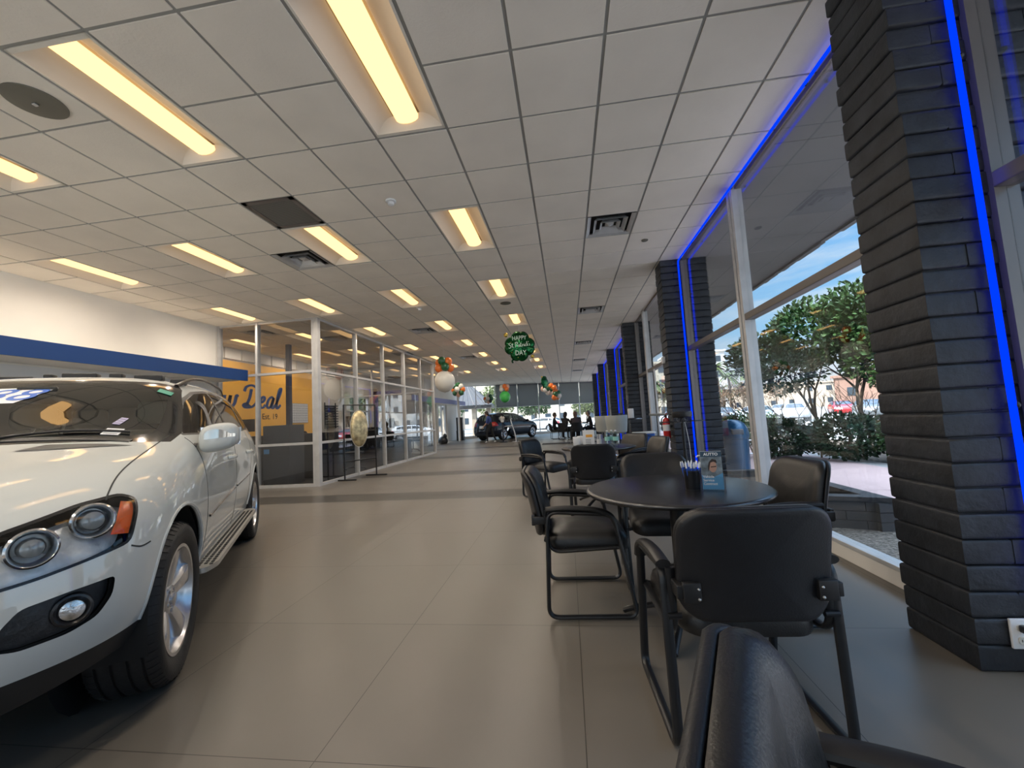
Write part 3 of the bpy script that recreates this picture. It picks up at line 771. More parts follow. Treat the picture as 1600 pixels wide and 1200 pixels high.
# --- pen cup with pens
def pen_cup():
    t = thing('pen_cup', 'black mesh pen cup full of blue and white pens on the nearest table', 'pen cup', (.64, 2.33, TZ))
    mm = bpy.data.materials.new('wire_mesh'); mm.use_nodes = True
    b = mm.node_tree.nodes['Principled BSDF']; b.inputs['Base Color'].default_value = (.01, .01, .012, 1); b.inputs['Metallic'].default_value = .6; b.inputs['Roughness'].default_value = .4
    tcx = N(mm, 'ShaderNodeTexCoord'); ck = N(mm, 'ShaderNodeTexBrick'); ck.inputs['Scale'].default_value = 130; ck.inputs['Mortar Size'].default_value = .12; ck.offset = 0
    mpx = N(mm, 'ShaderNodeMapping'); mpx.inputs['Rotation'].default_value = (.6, .6, .78); L(mm, tcx.outputs['Object'], mpx.inputs[0]); L(mm, mpx.outputs[0], ck.inputs[0]); 
    rp = N(mm, 'ShaderNodeMath', operation='MAXIMUM'); L(mm, ck.outputs['Fac'], rp.inputs[0]); rp.inputs[1].default_value = .45; L(mm, rp.outputs[0], b.inputs['Alpha'])
    MB().lathe([(.038, .002), (.042, .10), (.0405, .10), (.0365, .004)], 32).build('mesh_cup', mm, t)
    MB().tube([(.042*cos(a), .042*sin(a), .10) for a in [2*pi*k/24 for k in range(24)]], .0022, 6, closed=True).build('rim', M['blk_metal'], t)
    MB().lathe([(1e-4, 0), (.038, 0), (.038, .003), (1e-4, .003)], 24).build('base', M['blk_metal'], t)
    pb = principled('pen_blue', (.015, .09, .50), .3); pw = principled('pen_white', (.75, .78, .82), .3)
    rnd = random.Random(5); first = None
    for k in range(12):
        a = 2*pi*k/12+.2; r0 = .012 if k % 3 == 0 else .027; p = Vector((.64+r0*cos(a), 2.33+r0*sin(a), TZ+.008)); q = Vector((cos(a)*rnd.uniform(.08, .2), sin(a)*rnd.uniform(.08, .2), 1)).normalized()
        pen = bpy.data.objects.new('pen', None); COL.objects.link(pen); tag(pen, 'blue pen with white grip standing in the mesh cup', 'pen', 'pens in the mesh cup')
        pen.location = p; pen.rotation_mode = 'QUATERNION'; pen.rotation_quaternion = q.to_track_quat('Z', 'Y')
        if first is None:
            MB().lathe([(.002, 0), (.004, .012), (.0042, .108)], 10).build('barrel', pb, pen); MB().lathe([(.0052, .108), (.0056, .128), (.004, .132), (.002, .141), (1e-4, .142)], 10).build('cap', pw, pen)
            MB().box((.004, -.0015, .095), (.0075, .0015, .132), .001).build('clip', pb, pen); first = pen
        else:
            for cc in CH[first.name]: c2 = cc.copy(); COL.objects.link(c2); c2.parent = pen
pen_cup()
# --- brochure holder and pump bottle
bl_ = glass_mat('clear_acrylic', (.95, .96, .97), 1.45, .02, .8)
t = thing('brochure_holder', 'clear acrylic brochure holder with a vehicle service contract leaflet on the nearest table', 'brochure holder', (.725, 2.27, TZ), rad(-14))
MB().box((-.055, .028, 0), (.055, .031, .20)).build('back_plate', bl_, t, smooth=False)
MB().box((-.055, -.028, 0), (.055, -.0255, .075)).build('front_plate', bl_, t, smooth=False)
s_ = MB(); s_.box((-.0565, -.03, 0), (-.054, .035, .085)); s_.box((.054, -.03, 0), (.0565, .035, .085)); s_.box((-.055, -.03, 0), (.055, .06, .003)); s_.build('side_plates', bl_, t, smooth=False)
t2 = thing('leaflet', 'leaflet with a man in glasses on the cover, in the acrylic holder', 'leaflet', (.725, 2.27, TZ+.004), rad(-14))
pm = principled('leaflet_photo', (.16, .20, .23), .35); noisy(pm, 25, .6)
navy = principled('leaflet_navy', (.015, .05, .09), .35); lb = principled('leaflet_blue', (.10, .30, .52), .35); skin_ = principled('print_skin', (.45, .26, .19), .4); hair_ = principled('print_hair', (.03, .015, .01), .5)
paper = MB().box((-.05, .012, 0), (.05, .026, .196)).build('stack', M['white'], t2, smooth=False)
f2 = lambda a, c, h: (a, .0118-h, c)
MB().prism([(-.05, .0), (.05, .0), (.05, .085), (.0, .06), (-.05, .075)], 0, .0006, f2).build('blue_panel', lb, t2, smooth=False)
MB().prism([(-.05, .075), (.0, .06), (.05, .085), (.05, .168), (-.05, .168)], 0, .0004, f2).build('cover_photo', pm, t2, smooth=False)
MB().prism([(-.05, .168), (.05, .168), (.05, .196), (-.05, .196)], 0, .0004, f2).build('header', navy, t2, smooth=False)
MB().prism([(.005+.019*cos(a)*1.0, .118+.030*sin(a)) for a in [2*pi*k/24 for k in range(24)]], .0005, .0012, f2).build('printed_face', skin_, t2, smooth=False)
MB().prism([(-.012, .14), (.004, .158), (.024, .152), (.026, .135), (.01, .143), (-.004, .138), (-.012, .105), (-.018, .09), (-.017, .12)], .0008, .0016, f2).build('printed_hair', hair_, t2, smooth=False)
gl2 = MB(); gl2.prism([(-.004, .118), (.022, .121), (.022, .116), (-.004, .113)], .0012, .0018, f2); gl2.build('printed_glasses', hair_, t2, smooth=False)
fm = lambda x, z: frame_mat((x, .0108, z), (1, 0, 0), (0, 0, 1))
text_mesh('header_text', 'AUTTO', .020, M['white'], t2, fm(0, .181), .0003, .0006)
text_mesh('title_text', 'Vehicle\nService\nContract', .018, M['white'], t2, fm(-.045, .047), .0003, .0004, align='LEFT')
t = thing('pump_bottle', 'clear pump bottle of hand sanitizer behind the pen cup', 'bottle', (.735, 2.42, TZ))
clear = glass_mat('clear_plastic', (.85, .88, .90), 1.4, .05)
MB().lathe([(1e-4, 0), (.026, 0), (.028, .005), (.028, .085), (.020, .105), (.011, .112), (.011, .118)], 24).build('bottle_body', clear, t)
MB().lathe([(.013, .116), (.013, .135), (.005, .137), (.005, .158), (.010, .160), (.010, .168), (1e-4, .170)], 18).build('pump', M['white'], t)
MB().tube([(0, 0, .165), (-.03, 0, .165), (-.04, 0, .158)], .004, 8).build('spout', M['white'], t)
# small items by the window chair
# --- second table top
tz2 = TZ
t = thing('sign_card', 'white standing sign card with an orange stripe on the second table', 'sign', (.26, 5.52, tz2), rad(-4))
MB().box((-.075, -.004, 0), (.075, .004, .225), .001).build('card', M['white'], t, smooth=False)
MB().box((-.035, -.0055, .13), (.05, -.004, .165)).build('orange_stripe', principled('print_orange', (.9, .42, .05), .5), t, smooth=False)
a = MB()
for k in range(5): a.box((-.04, -.005, .02+k*.019), (.03, -.004, .026+k*.019))
a.build('printed_lines', M['grey'], t, smooth=False)
wt = glass_mat('water_bottle', (.80, .88, .88), 1.4, .03, 1.5); cap_ = principled('bottle_label', (.3, .62, .55), .4)
wb0 = None
for k, (x, y) in enumerate(((.50, 5.50), (.56, 5.56), (.60, 5.45))):
    lb_ = ['clear water bottle with a green label on the second table, nearest the sign card', 'middle clear water bottle on the second table', 'rightmost clear water bottle on the second table'][k]
    if wb0 is None:
        wb0 = thing('water_bottle', lb_, 'bottle', (x, y, tz2), 0, 'water bottles on the second table')
        MB().lathe([(1e-4, 0), (.032, 0), (.034, .01), (.034, .05), (.030, .06), (.034, .075), (.034, .13), (.028, .155), (.013, .185), (.012, .195)], 20).build('bottle_body', wt, wb0)
        MB().lathe([(.014, .193), (.014, .21), (1e-4, .211)], 14).build('cap', M['white'], wb0); MB().lathe([(.0345, .075), (.0345, .125)], 20, caps=False).build('label_band', cap_, wb0)
    else: dup(wb0, (x, y, tz2), 0, lb_)
for k, (x, y, n) in enumerate(((.10, 5.55, 'napkin_dispenser'), (.16, 5.72, 'cup_holder'))):
    t = thing(n, ['small white napkin dispenser left of the sign card on the second table', 'white cup holder rack behind the sign card'][k], 'dispenser', (x, y, tz2))
    MB().box((-.05, -.04, 0), (.05, .04, .03), .006).build('base', M['blk_plastic'], t); MB().box((-.045, -.035, .03), (.045, .035, .14), .006).build('body', M['white'], t)
t = thing('pen_holder', 'white wire pen holder on the second table beside the bottles', 'pen holder', (.40, 5.60, tz2))
MB().lathe([(.03, .0), (.033, .09), (.031, .09), (.028, .003)], 20).build('holder', M['white'], t); 
q = MB()
for k in range(5): q.cyl((.015*cos(k*1.26), .015*sin(k*1.26), .01), (.024*cos(k*1.26), .024*sin(k*1.26), .16), .004, 8)
q.build('pens', M['white'], t)
# ---- charging stand
t = thing('charging_stand', 'black floor standing phone charging post with cables by the second pillar', 'charging stand', (1.60, 6.05, 0))
MB().lathe([(1e-4, 0), (.17, 0), (.17, .012), (.03, .02), (.025, .03)], 32).build('base', M['blk_metal'], t)
MB().lathe([(.022, .02), (.022, 1.06)], 20).build('post', M['blk_metal'], t); MB().lathe([(.03, 1.04), (.13, 1.06), (.135, 1.07), (.135, 1.13), (.125, 1.14), (1e-4, 1.14)], 32).build('charging_hub', M['blk_plastic'], t)
for k in range(8):
    a = 2*pi*k/8
    MB().tube(spline([(.11*cos(a), .11*sin(a), 1.07), (.14*cos(a), .14*sin(a), 1.02), (.10*cos(a+.3), .10*sin(a+.3), .98), (.05*cos(a+.4), .05*sin(a+.4), 1.03)], 5), .004, 6).build('cable', M['grey'], t)
MB().tube([(.30*cos(a), .10*sin(a), 1.0) for a in [2*pi*k/28 for k in range(28)]], .006, 8, closed=True).build('cable_ring', M['blk_metal'], t)
MB().tube(spline([(.03, 0, 1.0), (.06, -.02, .7), (.07, -.04, .4), (.16, -.06, .05), (.25, .1, .01)], 8), .004, 6).build('power_cable', M['white'], t)
# ---- fire extinguisher on the second pillar
t = thing('fire_extinguisher', 'red fire extinguisher with white label mounted on the second pillar', 'fire extinguisher', (1.565, 6.86, .72))
MB().lathe([(1e-4, 0), (.05, 0), (.056, .01), (.056, .27), (.045, .31), (.018, .33), (.018, .34)], 24).build('cylinder', M['red'], t)
MB().lathe([(.0565, .12), (.0565, .22)], 24, caps=False).build('label_band', M['white'], t)
MB().box((-.014, -.03, .335), (.014, .05, .375), .004).build('valve', M['blk_metal'], t); MB().tube(spline([(-.02, 0, .35), (-.07, .0, .30), (-.07, 0, .12)], 6), .009, 8).build('hose', M['blk_plastic'], t)
MB().tube([(0, .0, .37), (0, -.07, .40)], .007, 8).build('handle', M['red'], t); MB().box((.05, -.05, .18), (.085, .05, .21)).build('wall_bracket', M['blk_metal'], t, smooth=False)
t = thing('wall_sensor', 'small white box sensor mounted high on the second pillar', 'sensor', (1.625, 6.9, 1.98)); MB().box((-.035, -.035, -.055), (.015, .035, .055), .006).build('housing', M['white'], t)
# ---- blue bin with white liner
bb = principled('blue_bin', (.015, .10, .42), .4)
t = thing('recycling_bin', 'tall blue recycling bin with a white liner beyond the second table', 'bin', (1.56, 8.9, 0))
MB().box((-.20, -.15, 0), (.20, .15, .72), .03).build('body', bb, t)
MB().prism(rrect(.44, .34, .05), .715, .745, lambda a, c, h: (a, c, h)).build('liner_rim', M['white'], t); MB().tube(spline([(-.14, -.155, .55), (-.12, -.17, .66), (.12, -.17, .66), (.14, -.155, .55)], 6), .008, 8).build('handle', M['blk_plastic'], t)
# ---- white bar stools and high table
sw = principled('stool_shell', (.36, .38, .365), .45)
def stool(loc, rz, label):
    t = thing('bar_stool', label, 'stool', loc, rz, 'white bar stools'); mb = MB()
    prof = [(.21, 0), (.205, .03), (.215, .28), (.20, .36)]
    vs = []; n = 20
    for r, h in [(.0, 0), (.14, -.015), (.205, .01), (.215, .09), (.225, .28), (.215, .36), (.195, .36), (.20, .10), (.13, .03)]:
        for k in range(n+1): a = pi*1.10+(pi*.8)*k/n if h > .05 else 2*pi*k/n; vs.append((r*cos(a), r*sin(a), .76+h))
    fs = []
    for i in range(8):
        for k in range(n): fs.append((i*(n+1)+k, i*(n+1)+k+1, (i+1)*(n+1)+k+1, (i+1)*(n+1)+k))
    mb = MB(); mb.lathe([(1e-4, .745), (.17, .745), (.205, .77), (.205, .80), (.17, .81), (1e-4, .80)], 28); mb.build('seat', sw, t)
    m2 = MB(); m2.lathe([(.205, .77), (.225, .95), (.235, 1.10), (.225, 1.12), (.212, 1.10), (.205, .95), (.190, .80)], 24, a0=pi*1.02, a1=pi*1.98, caps=False); m2.build('back_shell', sw, t)
    MB().lathe([(.03, .02), (.03, .74)], 16).build('column', M['chrome'], t); MB().lathe([(1e-4, 0), (.21, 0), (.21, .01), (.03, .03)], 32).build('base', M['chrome'], t)
    MB().tube([(.15*cos(a), .15*sin(a), .28) for a in [2*pi*k/24 for k in range(24)]], .009, 8, closed=True).build('footrest', M['chrome'], t)
    return t
s0 = stool((1.02, 8.9, 0), rad(5), 'white shell bar stool with its back to the viewer, right of the pair')
dup(s0, (.86, 9.75, 0), rad(-50), 'white shell bar stool half hidden behind the other stool')
t = thing('high_table', 'high black bar table behind the white stools', 'table', (1.35, 9.6, 0))
MB().lathe([(1e-4, 1.0), (.32, 1.0), (.33, 1.015), (.32, 1.03), (1e-4, 1.03)], 36).build('tabletop', M['table'], t); MB().lathe([(1e-4, 0), (.24, 0), (.24, .01), (.04, .03), (.035, .98), (.1, 1.0)], 28).build('pedestal', M['blk_metal'], t)
t = thing('sanitizer_dispenser', 'white hand sanitizer dispenser standing on the high bar table', 'dispenser', (1.42, 9.5, 1.03)); MB().box((-.06, -.05, 0), (.06, .05, .22), .012).build('housing', M['white'], t); MB().box((-.07, -.1, -.0), (.07, .05, .012), .004).build('drip_tray', M['grey'], t)
t = thing('coffee_pot', 'small dark jug on the high bar table', 'jug', (1.20, 9.55, 1.03)); MB().lathe([(1e-4, 0), (.05, 0), (.06, .05), (.04, .12), (.045, .13), (1e-4, .13)], 20).build('body', M['blk_plastic'], t); MB().tube(spline([(.05, 0, .11), (.09, 0, .08), (.055, 0, .03)], 6), .006, 8).build('handle', M['blk_plastic'], t)
# ---- garment style rack with the gold foil balloon
t = thing('display_rack', 'black metal pipe rack in front of the glass office', 'rack', (0, 0, 0))
A = Vector((-5.02, 8.72, 0)); B_ = Vector((-4.66, 9.52, 0))
for p in (A, B_):
    MB().cyl(p+Vector((0, 0, .03)), p+Vector((0, 0, 1.70)), .017, 12).build('upright', M['blk_metal'], t)
    MB().box((p.x-.27, p.y-.02, 0), (p.x+.27, p.y+.02, .03), .006).build('foot', M['blk_metal'], t)
for z in (1.70, .42): MB().cyl(A+Vector((0, 0, z)), B_+Vector((0, 0, z)), .014, 12).build('crossbar', M['blk_metal'], t)
gold = principled('gold_foil', (.72, .56, .34), .38, .75); noisy(gold, 9, .55, 1.0, 12)
t = thing('foil_balloon', 'oval gold foil balloon hanging from the black rack', 'balloon', ((A+B_)/2+Vector((-.01, -.03, 1.15))), math.atan2((B_-A).y, (B_-A).x))
MB().sphere((0, 0, 0), 1, 40, 24, (.235, .10, .42)).build('envelope', gold, t)
e_ = MB(); e_.tube([(.243*cos(a), 0, .432*sin(a)) for a in [2*pi*k/48 for k in range(48)]], .006, 6, closed=True); e_.build('seam_edge', principled('pale_foil', (.75, .72, .62), .4, .4), t)
for sx in (-1, 1): MB().tube(spline([(0, 0, .42), (sx*.04, 0, .48), (sx*.03, 0, .545)], 5), .003, 6).build('ribbon', M['grey'], t)
# floor mats far off
mt_ = noisy(principled('dark_mat', (.03, .03, .032), .9), 40, .3)
for k, (x0, x1) in enumerate(((-1.15, .05), (.1, 1.3))):
    tag(MB().prism([(x0, 17.7), (x1, 17.7), (x1, 18.4), (x0, 18.4)], .001, .012, lambda a, c, h: (a, c, h)).build('floor_mat', mt_, smooth=False), '%s dark floor mat on the tiles in front of the seated people' % ('left', 'right')[k], 'mat', 'dark floor mats')
# ================================================================== BALLOONS
BC = {'orange': (.85, .20, .03), 'green': (.012, .11, .04), 'white': (.78, .76, .70), 'bright': (.06, .52, .10), 'peach': (.75, .45, .35), 'black': (.02, .02, .02)}
BM = {k: principled('balloon_'+k, c, .28, spec=.6, coat=.3) for k, c in BC.items()}
_b = {}
def balloon(c, r, loc, label, group):
    k = (c, round(r, 2))
    x, y, z = loc
    if k not in _b:
        t = thing('balloon', label, 'balloon', loc, 0, group)
        MB().sphere((0, 0, 0), r, 24, 16, (1, 1, 1.06)).build('envelope', BM[c], t); kn = MB().lathe([(r*.05, -r*1.04), (r*.09, -r*1.12), (1e-4, -r*1.1)], 10).build('knot', BM[c], t); _b[k] = t
    else: t = dup(_b[k], loc, 0, label, group)
    return t
def string(p, label, z1=None):
    o = MB().cyl((0, 0, 0), (0, 0, (z1 or CE)-p.z), .0025, 5).build('hanging_string', M['white']); o.location = p; tag(o, label, 'string')
def cluster(name, base, specs, grp, place):
    for i, (c, r, dx, dy, dz, w) in enumerate(specs):
        balloon(c, r, (base[0]+dx, base[1]+dy, base[2]+dz), '%s balloon %s of the cluster %s' % ({'bright': 'bright green', 'green': 'dark green'}.get(c, c), w, place), grp)
p = Vector((-3.487, 11.6, 2.375))
cluster('', p, [('white', .30, 0, 0, 0, 'hanging large at the bottom'), ('orange', .12, -.16, 0, .40, 'at lower left'), ('green', .12, .06, -.10, .42, 'at lower front'), ('orange', .12, .17, .04, .40, 'at lower right'),
   ('orange', .12, -.15, .02, .56, 'at upper left'), ('green', .12, -.04, -.08, .60, 'at the top'), ('orange', .12, .12, 0, .58, 'at upper right')], 'white, orange and green balloons by the office', 'by the glass office')
string(p+Vector((0, 0, .62)), 'thin white string holding the white, orange and green balloon cluster')
p = Vector((-3.205, 21.5, 2.359))
cluster('', p, [('bright', .29, 0, 0, 0, 'hanging large and round'), ('white', .12, -.17, -.02, .40, 'at lower left'), ('orange', .12, .12, -.05, .40, 'at lower right'), ('white', .12, -.14, 0, .54, 'at upper left'), ('orange', .12, .02, -.06, .56, 'at the top'), ('peach', .12, .15, .02, .54, 'at upper right')],
   'green, orange and white balloons over the dark car', 'above the dark car')
string(p+Vector((0, 0, .6)), 'thin white string holding the bright green balloon cluster')
def ball(p, seed, n, cols, r, place, grp, R=.25):
    p = Vector(p); wds = ['at the left', 'at the front', 'at the right', 'at the top', 'at the bottom', 'at the back', 'at lower left', 'at upper right', 'at lower right', 'at upper left']
    dirs = [(-1, 0, 0), (0, -1, 0), (1, 0, 0), (0, 0, 1), (0, 0, -1), (0, 1, 0), (-.7, -.2, -.7), (.7, -.2, .7), (.7, -.2, -.7), (-.7, -.2, .7)]
    sp = [(cols[i % len(cols)], r, d[0]*R, d[1]*R, d[2]*R, wds[i]) for i, d in enumerate(dirs[:n])]
    cluster('', p, sp, grp, place); string(p+Vector((0, 0, R)), 'thin string holding the balloon cluster '+place)
ball((-4.8, 18, 2.619), 1, 10, ['orange', 'white', 'orange', 'green', 'peach', 'green', 'green', 'white', 'green', 'green'], .115, 'left of the entrance', 'balloons left of the entrance', .21)
ball((-4.777, 25, 2.5), 2, 9, ['orange', 'white', 'green', 'white', 'peach', 'orange', 'white', 'green', 'black'], .12, 'before the end windows', 'small balloons before the end windows', .2)
# slanting garland at the far right
for i, (gx, gy, gz, c) in enumerate([(-0.972, 20.0, 2.494, 'white'), (-0.86, 20.1, 2.367, 'white'), (-0.687, 20.2, 2.678, 'orange'), (-0.531, 20.0, 2.559, 'orange'), (-0.482, 20.1, 2.406, 'orange'), (-0.701, 20.2, 2.458, 'green'), (-0.875, 20.0, 2.551, 'green'), (-1.069, 20.1, 2.539, 'peach'), (-0.647, 20.2, 2.327, 'white'), (-0.49, 20.0, 2.244, 'green'), (-0.364, 20.1, 2.304, 'green'), (-0.409, 20.2, 2.123, 'orange'), (-0.562, 20.0, 2.092, 'orange'), (-0.341, 20.1, 2.177, 'white')]):
    balloon(c, .135, (gx, gy, gz), '%s balloon, number %s down the slanting garland before the end blinds' % ({'green': 'dark green'}.get(c, c), ['one', 'two', 'three', 'four', 'five', 'six', 'seven', 'eight', 'nine', 'ten', 'eleven', 'twelve', 'thirteen', 'fourteen'][i]), 'slanting balloon garland')
string(Vector((-0.674, 20, 2.757)), 'thin string holding the slanting balloon garland')
foilg = principled('green_foil', (.01, .12, .035), .16, .75); noisy(foilg, 5, .3, .3, 5); foilk = principled('dark_green_foil', (.005, .045, .015), .2, .7); goldf = principled('gold_dot', (.75, .55, .12), .25, .8)
def foil(p, R, rz, label, words):
    t = thing('foil_balloon', label, 'balloon', p, rz)
    n = 120; rim = []
    for k in range(n):
        a = 2*pi*k/n; lobes = .83+.15*abs(sin(4*a+.35))**.55+.05*cos(4*a+.4)
        rim.append((R*lobes*cos(a), R*lobes*sin(a)))
    mb = MB(); vs = []; fs = []; Q = 9
    for sgn in (-1, 1):
        b0 = len(vs)
        for q in range(Q+1):
            s = cos(pi/2*q/Q); th = R*.30*sin(pi/2*q/Q)
            for k in range(n): x, z = rim[k]; w = .012*R*sin(k*7.0)*s*(q > 0); vs.append((x*s, sgn*(th+w), z*s))
        for q in range(Q):
            for k in range(n): fs.append((b0+q*n+k, b0+q*n+(k+1) % n, b0+(q+1)*n+(k+1) % n, b0+(q+1)*n+k))
    mb.add(vs, fs).build('envelope', foilg, t, angle=80)
    e = MB(); e.tube([(x*1.01, 0, z*1.01) for x, z in rim], .01, 6, closed=True); e.build('seam_edge', foilk, t)
    wd = MB(); wd.tube(spline([(-.35*R, 0, -.78*R), (-.55*R, 0, -.95*R), (-.50*R, 0, -1.1*R)], 5), [.02]*11 if False else .02, 8); wd.build('tail', foilk, t)
    ang = 0
    for q, (x, z, r) in enumerate([(-.88, .80, .115), (.82, -.74, .10)]):
        MB().sphere((x*R, -.02, z*R), r*R*1.3, 14, 10).build('gold_bauble', goldf, t)
    if words:
        def sm(x, z): return frame_mat((x, -R*.30, z), (1, 0, 0), (0, 0, 1))
        wm = principled('foil_print', (.8, .9, .8), .4)
        text_mesh('print_happy', 'HAPPY', R*.40, wm, t, sm(0, .50*R), .004, 0.0, sx=.8)
        text_mesh('print_day', 'DAY', R*.46, wm, t, sm(.05*R, -.50*R), .004, 0.0, sx=.8)
        # cursive "St Patrick's" drawn as strokes
        draw_strokes(SCRIPT_PAT, R*.31, wm, t, frame_mat((-.72*R, -R*.325, -.14*R), (1, 0, .06), (-.05, 0, 1)), .035*R, 'print_script')
        rn = random.Random(2)
        for q in range(9):
            a = rn.uniform(0, 6.28); rr = rn.uniform(.5, .8)*R; MB().sphere((rr*cos(a), -R*.30*math.sqrt(max(0, 1-(rr/R)**2))-.0, rr*sin(a)), .03*R, 8, 6).build('gold_dot', goldf, t)
    return t
def stroke_mesh(pts2, w, mat4, n=7, sq=.5, smooth=True):
    P = spline([(x, y, 0) for x, y in pts2], n) if smooth else [Vector((x, y, 0)) for x, y in pts2]
    vs, fs = [], []
    for i, p in enumerate(P):
        t = (P[min(i+1, len(P)-1)]-P[max(0, i-1)]); t.normalize()
        ww = w*(.62+.55*abs(t.y)**1.5)    # pressed on the downstrokes
        nn = Vector((-t.y, t.x, 0))
        for s in (1, -1):
            for z in (0, .003): vs.append(tuple(mat4 @ (p+nn*s*ww/2+Vector((0, 0, z)))))
    for i in range(len(P)-1):
        a = i*4; b = a+4
        fs += [(a, a+2, b+2, b), (a+1, b+1, b+3, a+3), (a, b, b+1, a+1), (a+2, a+3, b+3, b+2)]
    k = (len(P)-1)*4; fs += [(0, 1, 3, 2), (k, k+2, k+3, k+1)]
    return vs, fs
def draw_strokes(strokes, s, mat, parent, mw, w, name):
    mb = MB()
    for st_ in strokes: mb.add(*stroke_mesh([(x*s, y*s) for x, y in st_], w, mw))
    return mb.build(name, mat, parent, smooth=False)
SCRIPT_PAT = [[(.55, .95), (.30, 1.05), (.10, .85), (.25, .6), (.5, .4), (.45, .1), (.2, -.05), (0, .1)], [(.85, .9), (.8, .3), (.9, .05), (1.05, .1)], [(.65, .65), (1.05, .68)],
  [(1.45, 0), (1.6, .95)], [(1.35, .85), (1.7, 1.1), (2.0, .9), (1.9, .6), (1.55, .5)], [(2.3, .45), (2.1, .4), (2.05, .1), (2.25, .08), (2.4, .45), (2.38, .05), (2.5, .1)],
  [(2.65, .85), (2.6, .2), (2.7, .05), (2.85, .1)], [(2.5, .6), (2.85, .62)], [(2.95, .45), (2.95, .05)], [(2.95, .3), (3.1, .48), (3.2, .42)], [(3.32, .45), (3.32, .08), (3.4, .05)], [(3.33, .65), (3.34, .68)],
  [(3.75, .4), (3.6, .45), (3.5, .2), (3.65, .05), (3.8, .12)], [(3.92, 1.0), (3.92, .05)], [(4.15, .45), (3.95, .22), (4.18, .05)], [(4.3, .95), (4.27, .78)], [(4.55, .42), (4.4, .38), (4.52, .22), (4.5, .06), (4.36, .08)]]
fp = Vector((-0.978, 9.3, 2.83))
foil(fp, .345, rad(5), 'large green four-lobed foil balloon reading Happy St Patrick\'s Day', True)
string(fp+Vector((0, 0, .34)), 'thin string holding the large green foil balloon')
fp = Vector((-0.784, 16.0, 2.532))
foil(fp, .24, rad(60), 'smaller green foil balloon with gold dots, turned edge-on, above the garland', False)
string(fp+Vector((0, 0, .24)), 'thin string holding the smaller green foil balloon')
# ---------------------------------------------------------------- lettering on the yellow office wall
S_e = [(0, .28), (.2, .34), (.30, .5), (.2, .62), (.05, .5), (0, .25), (.1, .03), (.28, .02), (.42, .18)]
def sh(S, dx): return [[(x+dx, y) for x, y in s] for s in S]
NEW = sh([[(-.15, 0), (-.02, .5), (.05, 1.05)], [(.05, 1.05), (.25, .6), (.5, .02)], [(.5, .02), (.6, .6), (.78, 1.12), (.92, 1.08)]], .1)+sh([S_e], 1.15)+sh([[(0, .6), (.02, .1), (.15, 0), (.3, .2), (.36, .6)], [(.36, .6), (.36, .12), (.5, 0), (.68, .2), (.72, .6), (.82, .52)]], 1.68)
DEAL = sh([[(.25, 1.0), (.22, .5), (.05, .05)], [(-.2, .85), (-.1, 1.1), (.3, 1.2), (.75, .95), (.85, .5), (.55, .08), (.1, 0), (-.1, .12), (.05, .2), (.4, .02)]], 3.05)+sh([S_e], 4.05)+sh([[(.42, .55), (.25, .63), (.05, .45), (0, .15), (.15, 0), (.32, .15), (.44, .6)], [(.44, .6), (.40, .12), (.5, .0), (.66, .2)]], 4.6)+sh([[(.0, .2), (.22, .8), (.25, 1.15), (.12, 1.1), (.05, .6), (.08, .1), (.2, 0), (.4, .2)]], 5.28)
lm = principled('navy_lettering', (.012, .05, .19), .5)
t = thing('wall_lettering', 'navy script lettering New Deal with Est. 19 below on the yellow office wall', 'sign', (-9.149, 8.93, 1.93))
draw_strokes(NEW+DEAL, .56, lm, t, Matrix.Translation((0, 0, 0)) @ frame_mat((0, 0, 0), (0, 1, 0), (0, .22, 1)), .10, 'script_letters')
text_mesh('est_letters', 'Est. 19', .25, M['dark'], t, frame_mat((.002, 2.72, -.27), (0, 1, 0), (0, 0, 1)), .002, .0)
